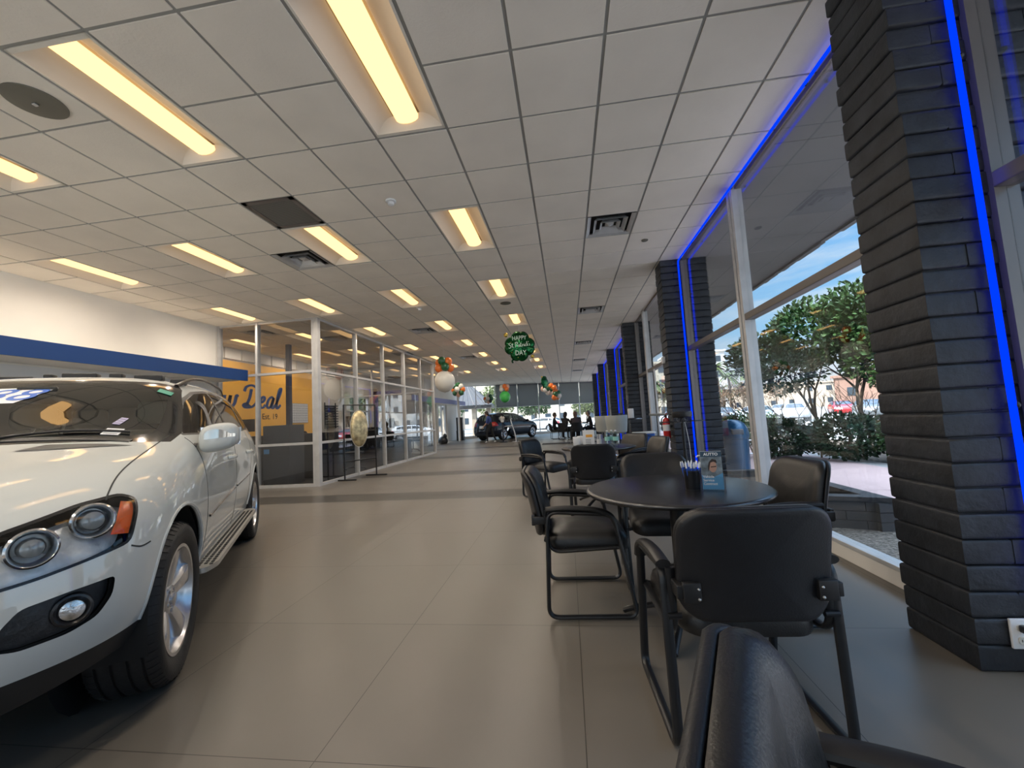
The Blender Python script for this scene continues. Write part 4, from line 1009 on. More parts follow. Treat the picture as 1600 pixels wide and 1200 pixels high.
# ================================================================== CARS
# control net of one body half: columns run from the nose round the side to the tail, rows from sill to roof centre
def car_net():
    G = []
    G.append([(.80, 0, .24), (.86, 0, .38), (.885, 0, .55), (.87, 0, .70), (.82, 0, .82), (.70, 0, .93), (.30, 0, 1.075), (-.30, 0, 1.175), (-.70, 0, 1.42), (-1.10, 0, 1.645), (-1.35, 0, 1.705), (-1.6, 0, 1.725)])
    G.append([(.78, .35, .24), (.845, .36, .38), (.87, .37, .55), (.855, .37, .70), (.80, .37, .82), (.68, .37, .935), (.30, .38, 1.085), (-.32, .40, 1.175), (-.73, .37, 1.42), (-1.14, .34, 1.64), (-1.37, .25, 1.705), (-1.63, 0, 1.73)])
    G.append([(.68, .61, .25), (.75, .63, .39), (.775, .645, .55), (.76, .64, .70), (.71, .635, .82), (.59, .62, .94), (.22, .62, 1.09), (-.37, .62, 1.165), (-.80, .56, 1.41), (-1.22, .50, 1.63), (-1.42, .37, 1.705), (-1.67, 0, 1.735)])
    G.append([(.52, .79, .28), (.585, .835, .41), (.605, .85, .55), (.59, .845, .70), (.555, .81, .83), (.47, .75, .945), (.12, .745, 1.075), (-.44, .76, 1.155), (-.90, .675, 1.40), (-1.33, .60, 1.61), (-1.5, .43, 1.70), (-1.72, 0, 1.74)])
    G.append([(.40, .87, .31), (.42, .92, .43), (.43, .935, .57), (.42, .93, .72), (.41, .905, .85), (.34, .85, .965), (.02, .83, 1.055), (-.53, .83, 1.14), (-1.0, .73, 1.38), (-1.43, .635, 1.59), (-1.57, .46, 1.69), (-1.77, 0, 1.745)])
    G.append([(.1, .90, .31), (.1, .945, .43), (.1, .965, .57), (.1, .965, .74), (.08, .955, .90), (.0, .91, 1.0), (-.22, .875, 1.07), (-.66, .86, 1.14), (-1.12, .76, 1.37), (-1.54, .655, 1.58), (-1.65, .48, 1.69), (-1.82, 0, 1.75)])
    G.append([(-.35, .89, .31), (-.35, .935, .43), (-.35, .96, .57), (-.36, .965, .74), (-.4, .955, .90), (-.48, .925, 1.01), (-.63, .89, 1.085), (-.86, .875, 1.15), (-1.27, .775, 1.38), (-1.70, .665, 1.60), (-1.76, .49, 1.70), (-1.9, 0, 1.755)])
    def side(x, xr, rx, yb=0, zt=0):
        return [(x, .885, .32), (x, .92, .43), (x, .94, .57), (x, .95, .74), (x, .94, .90), (x, .925, 1.02), (x, .91, 1.10), (x-.02, .875+yb, 1.165), ((x+xr)/2-.05, .785+yb, 1.40), (xr, .675+yb, 1.62+zt), (xr-.04, .50, 1.705+zt), (rx, 0, 1.76+zt)]
    G.append(side(-.95, -1.95, -2.0)); G.append(side(-1.55, -2.15, -2.15, 0, .01)); G.append(side(-2.2, -2.5, -2.4, 0, .01))
    g = side(-2.85, -2.90, -2.7, 0, -.005); g[2] = (-2.85, .955, .57); g[3] = (-2.85, .965, .76); g[4] = (-2.85, .96, .92); G.append(g)
    g = side(-3.25, -3.15, -2.85, -.01, -.03); g[2] = (-3.25, .95, .57); g[3] = (-3.25, .955, .76); g[4] = (-3.25, .945, .92); G.append(g)
    G.append([(-3.62, .85, .33), (-3.66, .89, .45), (-3.68, .90, .6), (-3.66, .895, .78), (-3.63, .88, .93), (-3.60, .86, 1.04), (-3.58, .84, 1.11), (-3.54, .82, 1.17), (-3.44, .73, 1.39), (-3.31, .62, 1.58), (-3.2, .45, 1.66), (-3.0, 0, 1.725)])
    G.append([(-3.78, .66, .33), (-3.83, .70, .45), (-3.85, .71, .6), (-3.83, .71, .78), (-3.79, .70, .93), (-3.76, .69, 1.04), (-3.73, .67, 1.11), (-3.70, .65, 1.17), (-3.57, .59, 1.40), (-3.42, .51, 1.58), (-3.3, .37, 1.65), (-3.1, 0, 1.715)])
    G.append([(-3.84, .36, .33), (-3.90, .37, .45), (-3.92, .38, .6), (-3.90, .38, .78), (-3.86, .37, .93), (-3.82, .37, 1.04), (-3.79, .36, 1.11), (-3.75, .35, 1.17), (-3.61, .32, 1.40), (-3.46, .29, 1.585), (-3.35, .22, 1.65), (-3.17, 0, 1.705)])
    G.append([(-3.86, 0, .33), (-3.92, 0, .45), (-3.94, 0, .6), (-3.92, 0, .78), (-3.88, 0, .93), (-3.84, 0, 1.04), (-3.81, 0, 1.11), (-3.77, 0, 1.17), (-3.63, 0, 1.40), (-3.48, 0, 1.59), (-3.38, 0, 1.65), (-3.22, 0, 1.70)])
    G = np.array(G)
    for i in range(len(G)):
        f = 1 if i < 4 else (.6 if i < 6 else .35)
        G[i, 9, 2] -= (.045, .040, .032, .018)[i] if i < 4 else 0
        G[i, 10, 2] -= .055 if i < 4 else .040
        G[i, 11, 2] -= .055
        G[i, 8, 2] -= (.02, .02, .012, .005)[i] if i < 4 else 0
        if i < 5: G[i, 0, 2] += .055; G[i, 1, 2] += .03
    return G
def bspl(P, n, mirror0=None, mirror1=None):
    """uniform cubic b-spline through phantom ends, n samples a span; axis 0"""
    a = mirror0(P[1]) if mirror0 else 2*P[0]-P[1]; b_ = mirror1(P[-2]) if mirror1 else 2*P[-1]-P[-2]
    Q = np.concatenate([a[None], P, b_[None]]); out = []
    K = len(P)-1
    for i in range(K):
        for j in range(n+(1 if i == K-1 else 0)):
            t = j/n; w = np.array([(1-t)**3, 3*t**3-6*t*t+4, -3*t**3+3*t*t+3*t+1, t**3])/6
            out.append(np.tensordot(w, Q[i:i+4], 1))
    return np.array(out)
def car_shell(nu, nv, tf=None):
    G = car_net()
    flip = lambda c: c*np.array([1, -1, 1])
    S = bspl(G, nu, flip, flip)
    S = np.swapaxes(bspl(np.swapaxes(S, 0, 1), nv, None, flip), 0, 1)
    S[0, :, 1] = 0; S[-1, :, 1] = 0; S[:, -1, 1] = 0
    if tf: S = tf(S)
    A, B = S.shape[:2]
    bm = bmesh.new()
    for sg in (1, -1):
        vv = [[bm.verts.new((S[i, j, 0], sg*S[i, j, 1], S[i, j, 2])) for j in range(B)] for i in range(A)]
        for i in range(A-1):
            for j in range(B-1):
                f = [vv[i][j], vv[i+1][j], vv[i+1][j+1], vv[i][j+1]]
                bm.faces.new(f if sg > 0 else f[::-1])
    bmesh.ops.remove_doubles(bm, verts=bm.verts, dist=1e-5)
    bmesh.ops.dissolve_degenerate(bm, edges=bm.edges, dist=1e-6)
    bmesh.ops.recalc_face_normals(bm, faces=bm.faces)
    # outward check
    f = max(bm.faces, key=lambda f: f.calc_center_median().z)
    if f.normal.z < 0: bmesh.ops.reverse_faces(bm, faces=bm.faces)
    bm.normal_update(); return bm
class Shell:
    def __init__(s, nu=8, nv=6, tf=None):
        s.b = car_shell(nu, nv, tf); s.lay = s.b.faces.layers.int.new('zone')
        me = bpy.data.meshes.new('tmp'); s.b.to_mesh(me); me.polygons.foreach_set('use_smooth', [True]*len(me.polygons))
        ref = s.b.copy(); ref.verts.ensure_lookup_table(); ref.faces.ensure_lookup_table(); s.ref = ref; s.tree = BVHTree.FromBMesh(ref); s.vn = [v.normal.copy() for v in ref.verts]
        bpy.data.meshes.remove(me); s.names = ['body']
    def normal(s, p):
        loc, no, fi, d = s.tree.find_nearest(p)
        f = s.ref.faces[fi]; n = Vector()
        for v, w in zip(f.verts, poly_3d_calc([v.co for v in f.verts], loc)): n += s.vn[v.index]*w
        # bilinear-ish smoothing through inverse distance
        return n.normalized() if n.length else no
    def hit(s, o, d):
        loc, no, fi, dist = s.tree.ray_cast(Vector(o), Vector(d)); return loc
    def cut(s, poly, proj, dirs, name, filt=None, only=None):
        """poly in the 2d frame given by proj(co)->(a,b); dirs=(ea,eb) 3d unit vectors of that frame"""
        if name not in s.names: s.names.append(name)
        z = s.names.index(name); ea, eb = Vector(dirs[0]), Vector(dirs[1])
        xs = [p[0] for p in poly]; ys = [p[1] for p in poly]; lo = (min(xs), min(ys)); hi = (max(xs), max(ys))
        def cand():
            out = []
            for f in s.b.faces:
                if filt and not filt(f.calc_center_median(), f.normal): continue
                if only is not None and f[s.lay] not in only: continue
                pp = [proj(v.co) for v in f.verts]
                if max(p[0] for p in pp) < lo[0] or min(p[0] for p in pp) > hi[0] or max(p[1] for p in pp) < lo[1] or min(p[1] for p in pp) > hi[1]: continue
                out.append(f)
            return out
        n = len(poly)
        for i in range(n):
            a, b_ = Vector(poly[i]), Vector(poly[(i+1) % n]); d = (b_-a)
            if d.length < 1e-6: continue
            no = ea*(-d.y)+eb*d.x; co = ea*a.x+eb*a.y
            pad = .02
            bx = (min(a.x, b_.x)-pad, max(a.x, b_.x)+pad, min(a.y, b_.y)-pad, max(a.y, b_.y)+pad)
            fs = []
            for f in cand():
                pp = [proj(v.co) for v in f.verts]
                if max(p[0] for p in pp) < bx[0] or min(p[0] for p in pp) > bx[1] or max(p[1] for p in pp) < bx[2] or min(p[1] for p in pp) > bx[3]: continue
                fs.append(f)
            geo = set(fs)
            for f in fs: geo.update(f.edges); geo.update(f.verts)
            bmesh.ops.bisect_plane(s.b, geom=list(geo), plane_co=co, plane_no=no.normalized(), dist=1e-6)
        res = []
        for f in cand():
            c = f.calc_center_median(); p = proj(c)
            ins = False; j = n-1
            for i in range(n):
                xi, yi = poly[i]; xj, yj = poly[j]
                if (yi > p[1]) != (yj > p[1]) and p[0] < (xj-xi)*(p[1]-yi)/(yj-yi)+xi: ins = not ins
                j = i
            if ins: f[s.lay] = z; res.append(f)
        return res
    def extract(s, name, mat, parent, objname=None, offset=0, flip=False, keep=True, side=None, bump=None):
        z = s.names.index(name) if isinstance(name, str) else None
        zs = [s.names.index(q) for q in name] if z is None else [z]
        fs = [f for f in s.b.faces if f[s.lay] in zs and (side is None or side(f.calc_center_median()))]
        vs = {}; L_ = []; F_ = []; NR = []
        for f in fs:
            q = []
            for v in f.verts:
                if v.index not in vs or True:
                    k = v
                    if k not in vs:
                        n = s.normal(v.co); vs[k] = len(L_); L_.append(tuple(v.co+n*offset)); NR.append(n if not flip else -n)
                    q.append(vs[k])
            F_.append(q if not flip else q[::-1])
        if not F_: return None
        me = bpy.data.meshes.new(objname or name); me.from_pydata(L_, [], F_)
        for m in (mat if isinstance(mat, list) else [mat]): me.materials.append(m)
        me.polygons.foreach_set('use_smooth', [True]*len(F_)); me.normals_split_custom_set_from_vertices([tuple(n) for n in NR])
        o = bpy.data.objects.new(objname or name, me); COL.objects.link(o); reg(o, parent); return o
    def line(s, pts, ray, w, mat, parent, name, off=.0012, th=.003, n=8, sm=True):
        """ribbon draped over the body: pts are 3d starting points, ray the direction cast"""
        P = spline(pts, n) if sm else [Vector(p) for p in pts]
        H_ = []
        for p in P:
            h = s.hit(p, ray)
            if h: H_.append((h, s.normal(h)))
        mb = MB(); vs = []; fs = []
        for i, (h, nn) in enumerate(H_):
            t = (H_[min(i+1, len(H_)-1)][0]-H_[max(0, i-1)][0]).normalized(); b_ = nn.cross(t).normalized()
            for a in (-w/2, w/2): vs += [h+b_*a+nn*off, h+b_*a-nn*th]
        for i in range(len(H_)-1):
            a = 4*i; c = a+4
            fs += [(a, a+2, c+2, c), (a+1, c+1, c+3, a+3), (a, c, c+1, a+1), (a+2, a+3, c+3, c+2)]
        return mb.add(vs, fs).build(name, mat, parent, smooth=False)
sideP = lambda co: (co.x, co.z)
frontP = lambda co: (co.y, co.z)
EX, EY, EZ = Vector((1, 0, 0)), Vector((0, 1, 0)), Vector((0, 0, 1))
DLO = [(-.60, 1.185), (-.78, 1.30), (-1.12, 1.455), (-1.45, 1.535), (-1.85, 1.575), (-2.35, 1.580), (-2.80, 1.555), (-3.08, 1.49), (-3.22, 1.38), (-3.27, 1.26), (-3.20, 1.225), (-2.6, 1.205), (-1.6, 1.185)]
def shrink(poly, d):
    n = len(poly); out = []
    area = sum(poly[i][0]*poly[(i+1) % n][1]-poly[(i+1) % n][0]*poly[i][1] for i in range(n))
    sg = 1 if area > 0 else -1
    for i in range(n):
        a = Vector(poly[i-1]); b_ = Vector(poly[i]); c = Vector(poly[(i+1) % n])
        n1 = Vector((-(b_-a).y, (b_-a).x)).normalized()*sg; n2 = Vector((-(c-b_).y, (c-b_).x)).normalized()*sg
        m_ = (n1+n2).normalized(); k = d/max(.5, m_.dot(n1)); out.append(tuple(b_+m_*k))
    return out
def clip_x(poly, x0, x1):
    def cl(P, x, keep):
        o = []
        for i in range(len(P)):
            a, b_ = P[i-1], P[i]; ia, ib = keep(a[0]), keep(b_[0])
            if ia != ib: t = (x-a[0])/(b_[0]-a[0]); o.append((x, a[1]+t*(b_[1]-a[1])))
            if ib: o.append(b_)
        return o
    return cl(cl(poly, x0, lambda v: v >= x0), x1, lambda v: v <= x1)
def round2(poly, r, seg=4): return [(p.x, p.y) for p in fillet([(a, b_, 0) for a, b_ in poly], r, seg, closed=True)]
tyre_m = noisy(principled('tyre_rubber', (.014, .014, .015), .62), 60, .2, .2, 90)
rim_m = principled('alloy_silver', (.62, .63, .66), .24, .9)
def make_wheel(R=.37, Wd=.255, rimr=.245):
    """axis along y, outer face at +y; returns builder list"""
    h = Wd/2
    tp = [(rimr+.004, -h+.03), (rimr+.02, -h+.012), (R-.06, -h-.004), (R-.025, -h+.002), (R-.008, -h+.022)]
    xs = [-h+.022]
    for g in (-.075, -.026, .026, .075):
        tp += [(R, g-.006), (R-.009, g-.004), (R-.009, g+.004), (R, g+.006)]
    tp += [(R-.008, h-.022), (R-.025, h-.002), (R-.055, h+.004), (rimr+.02, h-.010), (rimr+.004, h-.024)]
    ty = MB(); ty.lathe(tp, 72, 'y', caps=False)
    # lateral sipes at the shoulders
    sip = MB()
    for k in range(60):
        a = 2*pi*k/60
        for s in (-1, 1):
            c, d = cos(a), sin(a)
            P = lambda r, y: (r*cos(a+.012*(y/h)), y, r*sin(a+.012*(y/h)))
            sip.tube([P(R-.0005, s*.083), P(R-.003, s*(h-.028)), P(R-.018, s*(h-.004))], .0016, 4)
    bar = MB(); bar.lathe([(rimr+.012, h-.022), (rimr+.012, h-.012), (rimr-.004, h-.012), (rimr-.014, h-.03), (rimr-.03, h-.06), (rimr-.035, -h+.04), (rimr, -h+.02), (rimr+.008, -h+.02)], 64, 'y', caps=False)
    sp = MB()
    for k in range(5):
        a0 = 2*pi*k/5+pi/2
        n = 8; L1 = []; rows = []
        for i in range(n+1):
            t = i/n; r = .045+(rimr-.02-.045)*t; wd = .038+.004*t+.030*t**2.2; y = h-.055+.032*math.sin(t*pi*.5)**1.0*1.0
            cut_ = .0
            rows.append((r, wd, y))
        vs = []; m = 7
        for r, wd, y in rows:
            for q in range(m):
                u = -1+2*q/(m-1); yy = y-(.010*abs(u)**3)-.006*(1-abs(u))*0
                if abs(u) > .99: yy -= .018
                vs.append((r, u*wd, yy))
        A = []
        for x, yv, z in vs: A.append((x*cos(a0)-yv*sin(a0), z, x*sin(a0)+yv*cos(a0)))
        fs = [(i*m+q, i*m+q+1, (i+1)*m+q+1, (i+1)*m+q) for i in range(n) for q in range(m-1)]
        back = [(x, y-.04, z) for x, y, z in A]
        b0 = len(A); fs += [(b0+i*m+q, b0+(i+1)*m+q, b0+(i+1)*m+q+1, b0+i*m+q+1) for i in range(n) for q in range(m-1)]
        for i in range(n): fs += [(i*m, (i+1)*m, b0+(i+1)*m, b0+i*m), (i*m+m-1, b0+i*m+m-1, b0+(i+1)*m+m-1, (i+1)*m+m-1)]
        sp.add(A+back, fs)
    hub = MB(); hub.lathe([(.075, h-.075), (.075, h-.055), (.062, h-.045), (.036, h-.043), (.034, h-.033), (.028, h-.029), (1e-4, h-.027)], 32, 'y', caps=False)
    bolts = MB()
    for k in range(5):
        a = 2*pi*(k+.5)/5+pi/2; bolts.lathe([(.009, h-.050), (.009, h-.040), (1e-4, h-.039)], 8, 'y', o=(.052*cos(a), 0, .052*sin(a)))
    disc = MB(); disc.lathe([(.06, h-.09), (.165, h-.09), (.165, h-.11), (.06, h-.11)], 40, 'y', caps=False)
    back_ = MB(); back_.lathe([(1e-4, -h+.06), (rimr-.03, -h+.06)], 32, 'y', caps=False)
    return ty, sip, bar, sp, hub, bolts, disc, back_
WHEEL = {}
def put_wheels(parent, R, Wd, track, xs, group=None, steer=0, lod=0):
    for x in xs:
        for s in (1, -1):
            key = (round(R, 3), lod)
            if key not in WHEEL:
                w = bpy.data.objects.new('wheel', None); COL.objects.link(w); reg(w, parent)
                ty, sip, bar, sp, hub, bolts, disc, back_ = make_wheel(R, Wd, R*.66)
                ty.build('tire', tyre_m, w, angle=40)
                if not lod: 
                    o = sip.build('tread_sipes', M['dark'], w, smooth=False, fix=False); o['kind'] = 'stuff'
                bar.build('rim', rim_m, w, angle=50); sp.build('spokes', rim_m, w, angle=45); hub.build('hub_cap', rim_m, w)
                disc.build('brake_disc', M['steel'], w); back_.build('inner_dish', M['dark'], w)
                if not lod: bolts.build('wheel_bolts', M['steel'], w)
                WHEEL[key] = w
            else:
                src = WHEEL[key]; w = src.copy(); COL.objects.link(w); reg(w, parent)
                for c in CH[src.name]: d = c.copy(); COL.objects.link(d); reg(d, w)
            w.location = (x, s*(track/2), R); w.rotation_euler = (0, (0 if s > 0 else .4)+x, (0 if s > 0 else pi)+(steer if x > -.5 else 0))
def circle(cx, cz, r, n=36, a0=0, a1=2*pi): return [(cx+r*cos(a0+(a1-a0)*k/n), cz+r*sin(a0+(a1-a0)*k/n)) for k in range(n if abs(a1-a0-2*pi) < 1e-6 else n+1)]
def arch_poly(cx, cz, r, zb): return [(cx+r, zb), *[(cx+r*cos(a), cz+r*sin(a)) for a in [pi*k/20 for k in range(21)]], (cx-r, zb)]
# ------------------------------------------------------------------ the white suv
def white_suv():
    t = thing('suv', 'large white suv parked on the left with a blue 88 sticker in its windshield', 'car')
    th = -.987; t.location = (-2.758, 1.345, 0); t.rotation_euler = (0, 0, th)
    paint = principled('white_pearl_paint', (.60, .63, .62), .6, coat=1, coat_ior=1.8, spec=.15)
    paint.node_tree.nodes['Principled BSDF'].inputs['Coat Roughness'].default_value = .015
    clad = principled('dark_cladding', (.016, .018, .020), .5)
    dgl = glass_mat('tinted_side_glass', (.055, .05, .048), 1.52, 0, 1.2); wgl = glass_mat('windshield_glass', (.66, .70, .68), 1.52, 0, 1.7)
    wgl2 = glass_mat('privacy_glass', (.02, .02, .02), 1.52, 0, 1.2)
    frit = principled('black_frit', (.010, .010, .010), .12, coat=.4); trimb = principled('window_rubber', (.012, .012, .012), .4)
    S = Shell(8, 6)
    up = lambda c, n: n.z > -.3
    left = lambda s: (lambda c, n: s*c.y > .25 and abs(n.y) > .2)
    # wheel arches
    for s in (1, -1):
        for cx, r in ((-.055, .425), (-2.97, .425)):
            S.cut(arch_poly(cx, .40, r, .0), sideP, (EX, EZ), 'void', left(s))
    # lower cladding: sill and lip under the front bumper
    fs = S.cut([(1, -.1), (1, .415), (.6, .425), (.4, .437), (.25, .437), (-.30, .42), (-.48, .38), (-2.5, .40), (-3.0, .43), (-4.2, .43), (-4.2, -.1)], sideP, (EX, EZ), 'cladding', None, only=(0,))
    # side glass
    for s in (1, -1):
        S.cut(round2(DLO, .03, 3), sideP, (EX, EZ), 'window_rubber', lambda c, n: s*c.y > .45 and c.z > 1.1 and abs(n.y) > .3)
        for a, b_, nm in ((-1.83, -.5, 'front_side_glass'), (-2.76, -1.90, 'rear_side_glass'), (-3.4, -2.83, 'quarter_glass')):
            S.cut(round2(clip_x(shrink(DLO, .022), a, b_), .02, 3), sideP, (EX, EZ), nm, lambda c, n: s*c.y > .45 and c.z > 1.1 and abs(n.y) > .3)
    # windshield with black border
    def ws(k, dz=0): 
        P = [(0, 1.185), (.30, 1.182), (.58, 1.172), (.80, 1.150), (.805, 1.20), (.715, 1.40), (.645, 1.535), (.61, 1.572), (.52, 1.590), (.25, 1.600), (0, 1.602)]
        return P+[(-a, b_) for a, b_ in P[-2:0:-1]]
    fw = lambda c, n: n.x > .02 and c.z > 1.10 and c.x < -.2
    S.cut(ws(0), frontP, (EY, EZ), 'frit', fw)
    S.cut(round2(shrink([(0, 1.205), (.60, 1.195), (.715, 1.20), (.67, 1.38), (.605, 1.525), (.55, 1.562), (0, 1.580), (-.55, 1.562), (-.605, 1.525), (-.67, 1.38), (-.715, 1.20), (-.60, 1.195)], .004), .04, 4), frontP, (EY, EZ), 'windshield', fw)
    # rear glass
    S.cut(round2([(-.62, 1.2), (.62, 1.2), (.5, 1.56), (-.5, 1.56)], .06), frontP, (EY, EZ), 'rear_glass', lambda c, n: n.x < -.2 and c.z > 1.1)
    # headlight: seen along a diagonal at the corner of the nose
    hl3 = {}
    for s in (1, -1):
        ax = Vector((cos(rad(38)), s*sin(rad(38)), 0)); ea = Vector((-sin(rad(38))*1, s*cos(rad(38)), 0))
        pr_ = lambda co, ea=ea: (co.dot(ea), co.z)
        # outline by 3d landmarks on the body
        pts3 = [(.455, .905*s, .765), (.375, .91*s, .88), (.33, .885*s, .925), (.36, .84*s, .955), (.46, .74*s, .940), (.62, .60*s, .888), (.73, .46*s, .815), (.79, .34*s, .745), (.80, .33*s, .705), (.76, .48*s, .700), (.62, .68*s, .722)]
        poly = [(Vector(p).dot(ea), p[2]) for p in pts3]
        fl = lambda c, n, s=s: s*c.y > .1 and c.x > .1 and c.z > .55 and n.dot(Vector((1, s*.5, .3))) > .1
        S.cut(round2(poly, .03, 3), pr_, (ea, EZ), 'headlight_surround', fl)
        S.cut(round2(shrink(poly, .010), .03, 3), pr_, (ea, EZ), 'headlight_lens', fl)
        hl3[s] = (ax, ea, poly)
        # lower intake with fog lamp
        pts3 = [(.50, .86*s, .665), (.50, .845*s, .60), (.53, .81*s, .545), (.58, .75*s, .522), (.68, .68*s, .520), (.72, .635*s, .540), (.715, .655*s, .60), (.69, .69*s, .648), (.62, .78*s, .660)]
        poly2 = [(Vector(p).dot(ea), p[2]) for p in pts3]
        S.cut(round2(poly2, .02, 3), pr_, (ea, EZ), 'lower_intake', lambda c, n, s=s: s*c.y > .1 and c.x > .1 and c.z < .75)
    # upper and lower grille
    S.cut(round2([(-.30, .60), (.30, .60), (.36, .72), (.33, .86), (-.33, .86), (-.36, .72)], .03), frontP, (EY, EZ), 'grille_panel', lambda c, n: n.x > .3 and c.x > .5)
    S.cut(round2([(-.27, .38), (.27, .38), (.33, .53), (-.33, .53)], .02), frontP, (EY, EZ), 'centre_intake', lambda c, n: n.x > .3 and c.x > .5)
    # tail lights
    for s in (1, -1):
        S.cut(round2([(-3.45, .90), (-3.56, 1.12), (-4.0, 1.12), (-4.0, .88)], .02), sideP, (EX, EZ), 'tail_light', lambda c, n, s=s: s*c.y > .5 and c.x < -3.3)
    body = S.extract('body', paint, t, 'body_shell')
    S.extract('body', M['dark'], t, 'inner_body', -.022, flip=True)
    S.extract('cladding', clad, t, 'lower_cladding')
    S.extract('window_rubber', trimb, t, 'window_trim', 0.0)
    for s, nm in ((1, 'left'), (-1, 'right')):
        sd_ = lambda c, s=s: s*c.y > 0
        for z in ('front_side_glass', 'rear_side_glass', 'quarter_glass'):
            S.extract(z, dgl if z == 'front_side_glass' else wgl2, t, 'side_window', -.002, side=sd_)
    S.extract('frit', frit, t, 'windshield_border'); wsh = S.extract('windshield', wgl, t, 'windshield')
    S.extract('rear_glass', wgl2, t, 'rear_window'); S.extract('tail_light', principled('tail_red', (.35, .01, .01), .15, coat=1), t, 'tail_lights')
    blk = principled('gloss_black', (.012, .012, .014), .25)
    mesh = noisy(principled('honeycomb', (.02, .02, .022), .4), 30, .4, .4, 30)
    for s in (1, -1):
        sd_ = lambda c, s=s: s*c.y > 0
        hs = S.extract('headlight_surround', blk, t, 'headlight_surround', .0005, side=sd_)
        hl = bpy.data.objects.new('headlight', None); COL.objects.link(hl); reg(hl, t)
        S.extract('headlight_lens', glass_mat('headlight_lens', (.93, .95, .96), 1.5, 0, 1.2), hl, 'lens_cover', .001, side=sd_)
        refl = noisy(principled('headlight_reflector', (.80, .84, .88), .35, .3), 14, .3, 1.0, 14)
        S.extract('headlight_lens', refl, hl, 'reflector_bowl', -.058, side=sd_)
        ax, ea, poly = hl3[s]
        def onlamp(p, off): # put a frame on the lamp: returns point on the skin and axis
            o = Vector(p)+ax*.6; h = S.hit(o, -ax); return (h-ax*off) if h else Vector(p)
        def ringset(p, r, lensr, nm):
            c = onlamp(p, .010); q = (ax*.95+Vector((0, 0, .08))+Vector((.22, 0, 0))).normalized().to_track_quat('Z', 'Y').to_matrix().to_4x4(); mt = Matrix.Translation(c) @ q
            a = MB(); a.lathe([(r, -.035), (r, .0), (r-.006, .006), (r-.012, .0), (r-.02, -.03)], 40, 'z', caps=False); a.xf(mt); a.build(nm+'_ring', M['chrome'], hl)
            a = MB(); a.lathe([(r-.012, -.01), (lensr+.012, -.045), (lensr, -.045), (lensr*.98, -.02), (lensr*.8, -.004), (lensr*.4, .004), (1e-4, .006)], 40, 'z', caps=False); a.xf(mt); o = a.build(nm+'_lamp', principled('projector_glass', (.36, .38, .39), .2, .3, coat=1), hl)
        ringset((.46, .775*s, .872), .066, .040, 'outer'); ringset((.585, .66*s, .822), .066, .036, 'inner'); ringset((.70, .545*s, .775), .034, .02, 'small')
        # amber side marker and lower strip of the lamp
        am = principled('amber', (.85, .13, .01), .2, coat=1); am2 = principled('dark_reflector', (.10, .055, .05), .3, .3)
        sub = [(Vector(p).dot(ea), p[2]) for p in ((.428, .905*s, .80), (.375, .905*s, .905), (.345, .90*s, .915), (.40, .87*s, .93), (.475, .845*s, .815))]
        S2 = sub
        low = [(Vector(p).dot(ea), p[2]) for p in ((.79, .33*s, .70), (.80, .32*s, .672), (.74, .50*s, .672), (.62, .70*s, .712), (.60, .72*s, .735), (.70, .55*s, .705))]
        for pl_, mt_, nm, of in ((sub, am, 'side_marker', -.012), (low, am2, 'turn_signal_strip', -.02)):
            S.cut(pl_, lambda co, ea=ea: (co.dot(ea), co.z), (ea, EZ), nm+str(s), lambda c, n, s=s: s*c.y > .1 and c.x > .1, only=[S.names.index('headlight_lens')])
            S.extract(nm+str(s), mt_, hl, nm, of)
            o = S.extract(nm+str(s), bpy.data.materials['headlight_lens'], hl, 'lens_cover', .001)
        li = S.extract('lower_intake', mesh, t, 'lower_intake', -.03, side=sd_)
        fo = onlamp((.58, .765*s, .592), .012); q = (ax*.9+Vector((.5, 0, 0))).normalized().to_track_quat('Z', 'Y').to_matrix().to_4x4(); mt = Matrix.Translation(fo) @ q
        a = MB(); a.lathe([(.055, -.03), (.053, .004), (.046, .006), (.036, -.005)], 32, 'z', caps=False); a.xf(mt); fl_ = a.build('fog_lamp_bezel', blk, t)
        a = MB(); a.lathe([(.036, -.01), (.032, .002), (.015, .008), (1e-4, .009)], 32, 'z', caps=False); a.xf(mt); a.build('fog_lamp', noisy(principled('fog_reflector', (.7, .72, .74), .12, .9), 40, .5, .6, 30), t)
        S.line([(1.0, .40*s, .60), (.95, .5*s, .595), (.9, .70*s, .64), (.7, .90*s, .675)], (-1, 0, 0), .012, paint, t, 'bumper_crease', .003) if False else None
    gp = S.extract('grille_panel', mesh, t, 'grille', -.02); S.extract('centre_intake', mesh, t, 'centre_intake', -.02)
    for k in range(4):
        z = .64+.055*k; pts = [S.hit((2, y, z), (-1, 0, 0)) for y in [-.33+.066*q for q in range(11)]]
        MB().tube([p+Vector((.004, 0, 0)) for p in pts if p], .011, 8, ell=(.010, .016), up=(0, 0, 1)).build('grille_bar', M['steel'], t)
    a = MB(); c = S.hit((2, 0, .74), (-1, 0, 0)); a.tube([(c.x+.012, .085*cos(q), .735+.085*sin(q)) for q in [2*pi*k/32 for k in range(32)]], .010, 8, closed=True)
    for q in (pi/2, pi/2+2*pi/3, pi/2+4*pi/3): a.cyl((c.x+.012, 0, .735), (c.x+.012, .085*cos(q), .735+.085*sin(q)), .009, 8, .004)
    a.build('front_emblem', M['chrome'], t)
    # panel gaps
    gap = principled('panel_gap', (.035, .037, .037), .8)
    gl = []
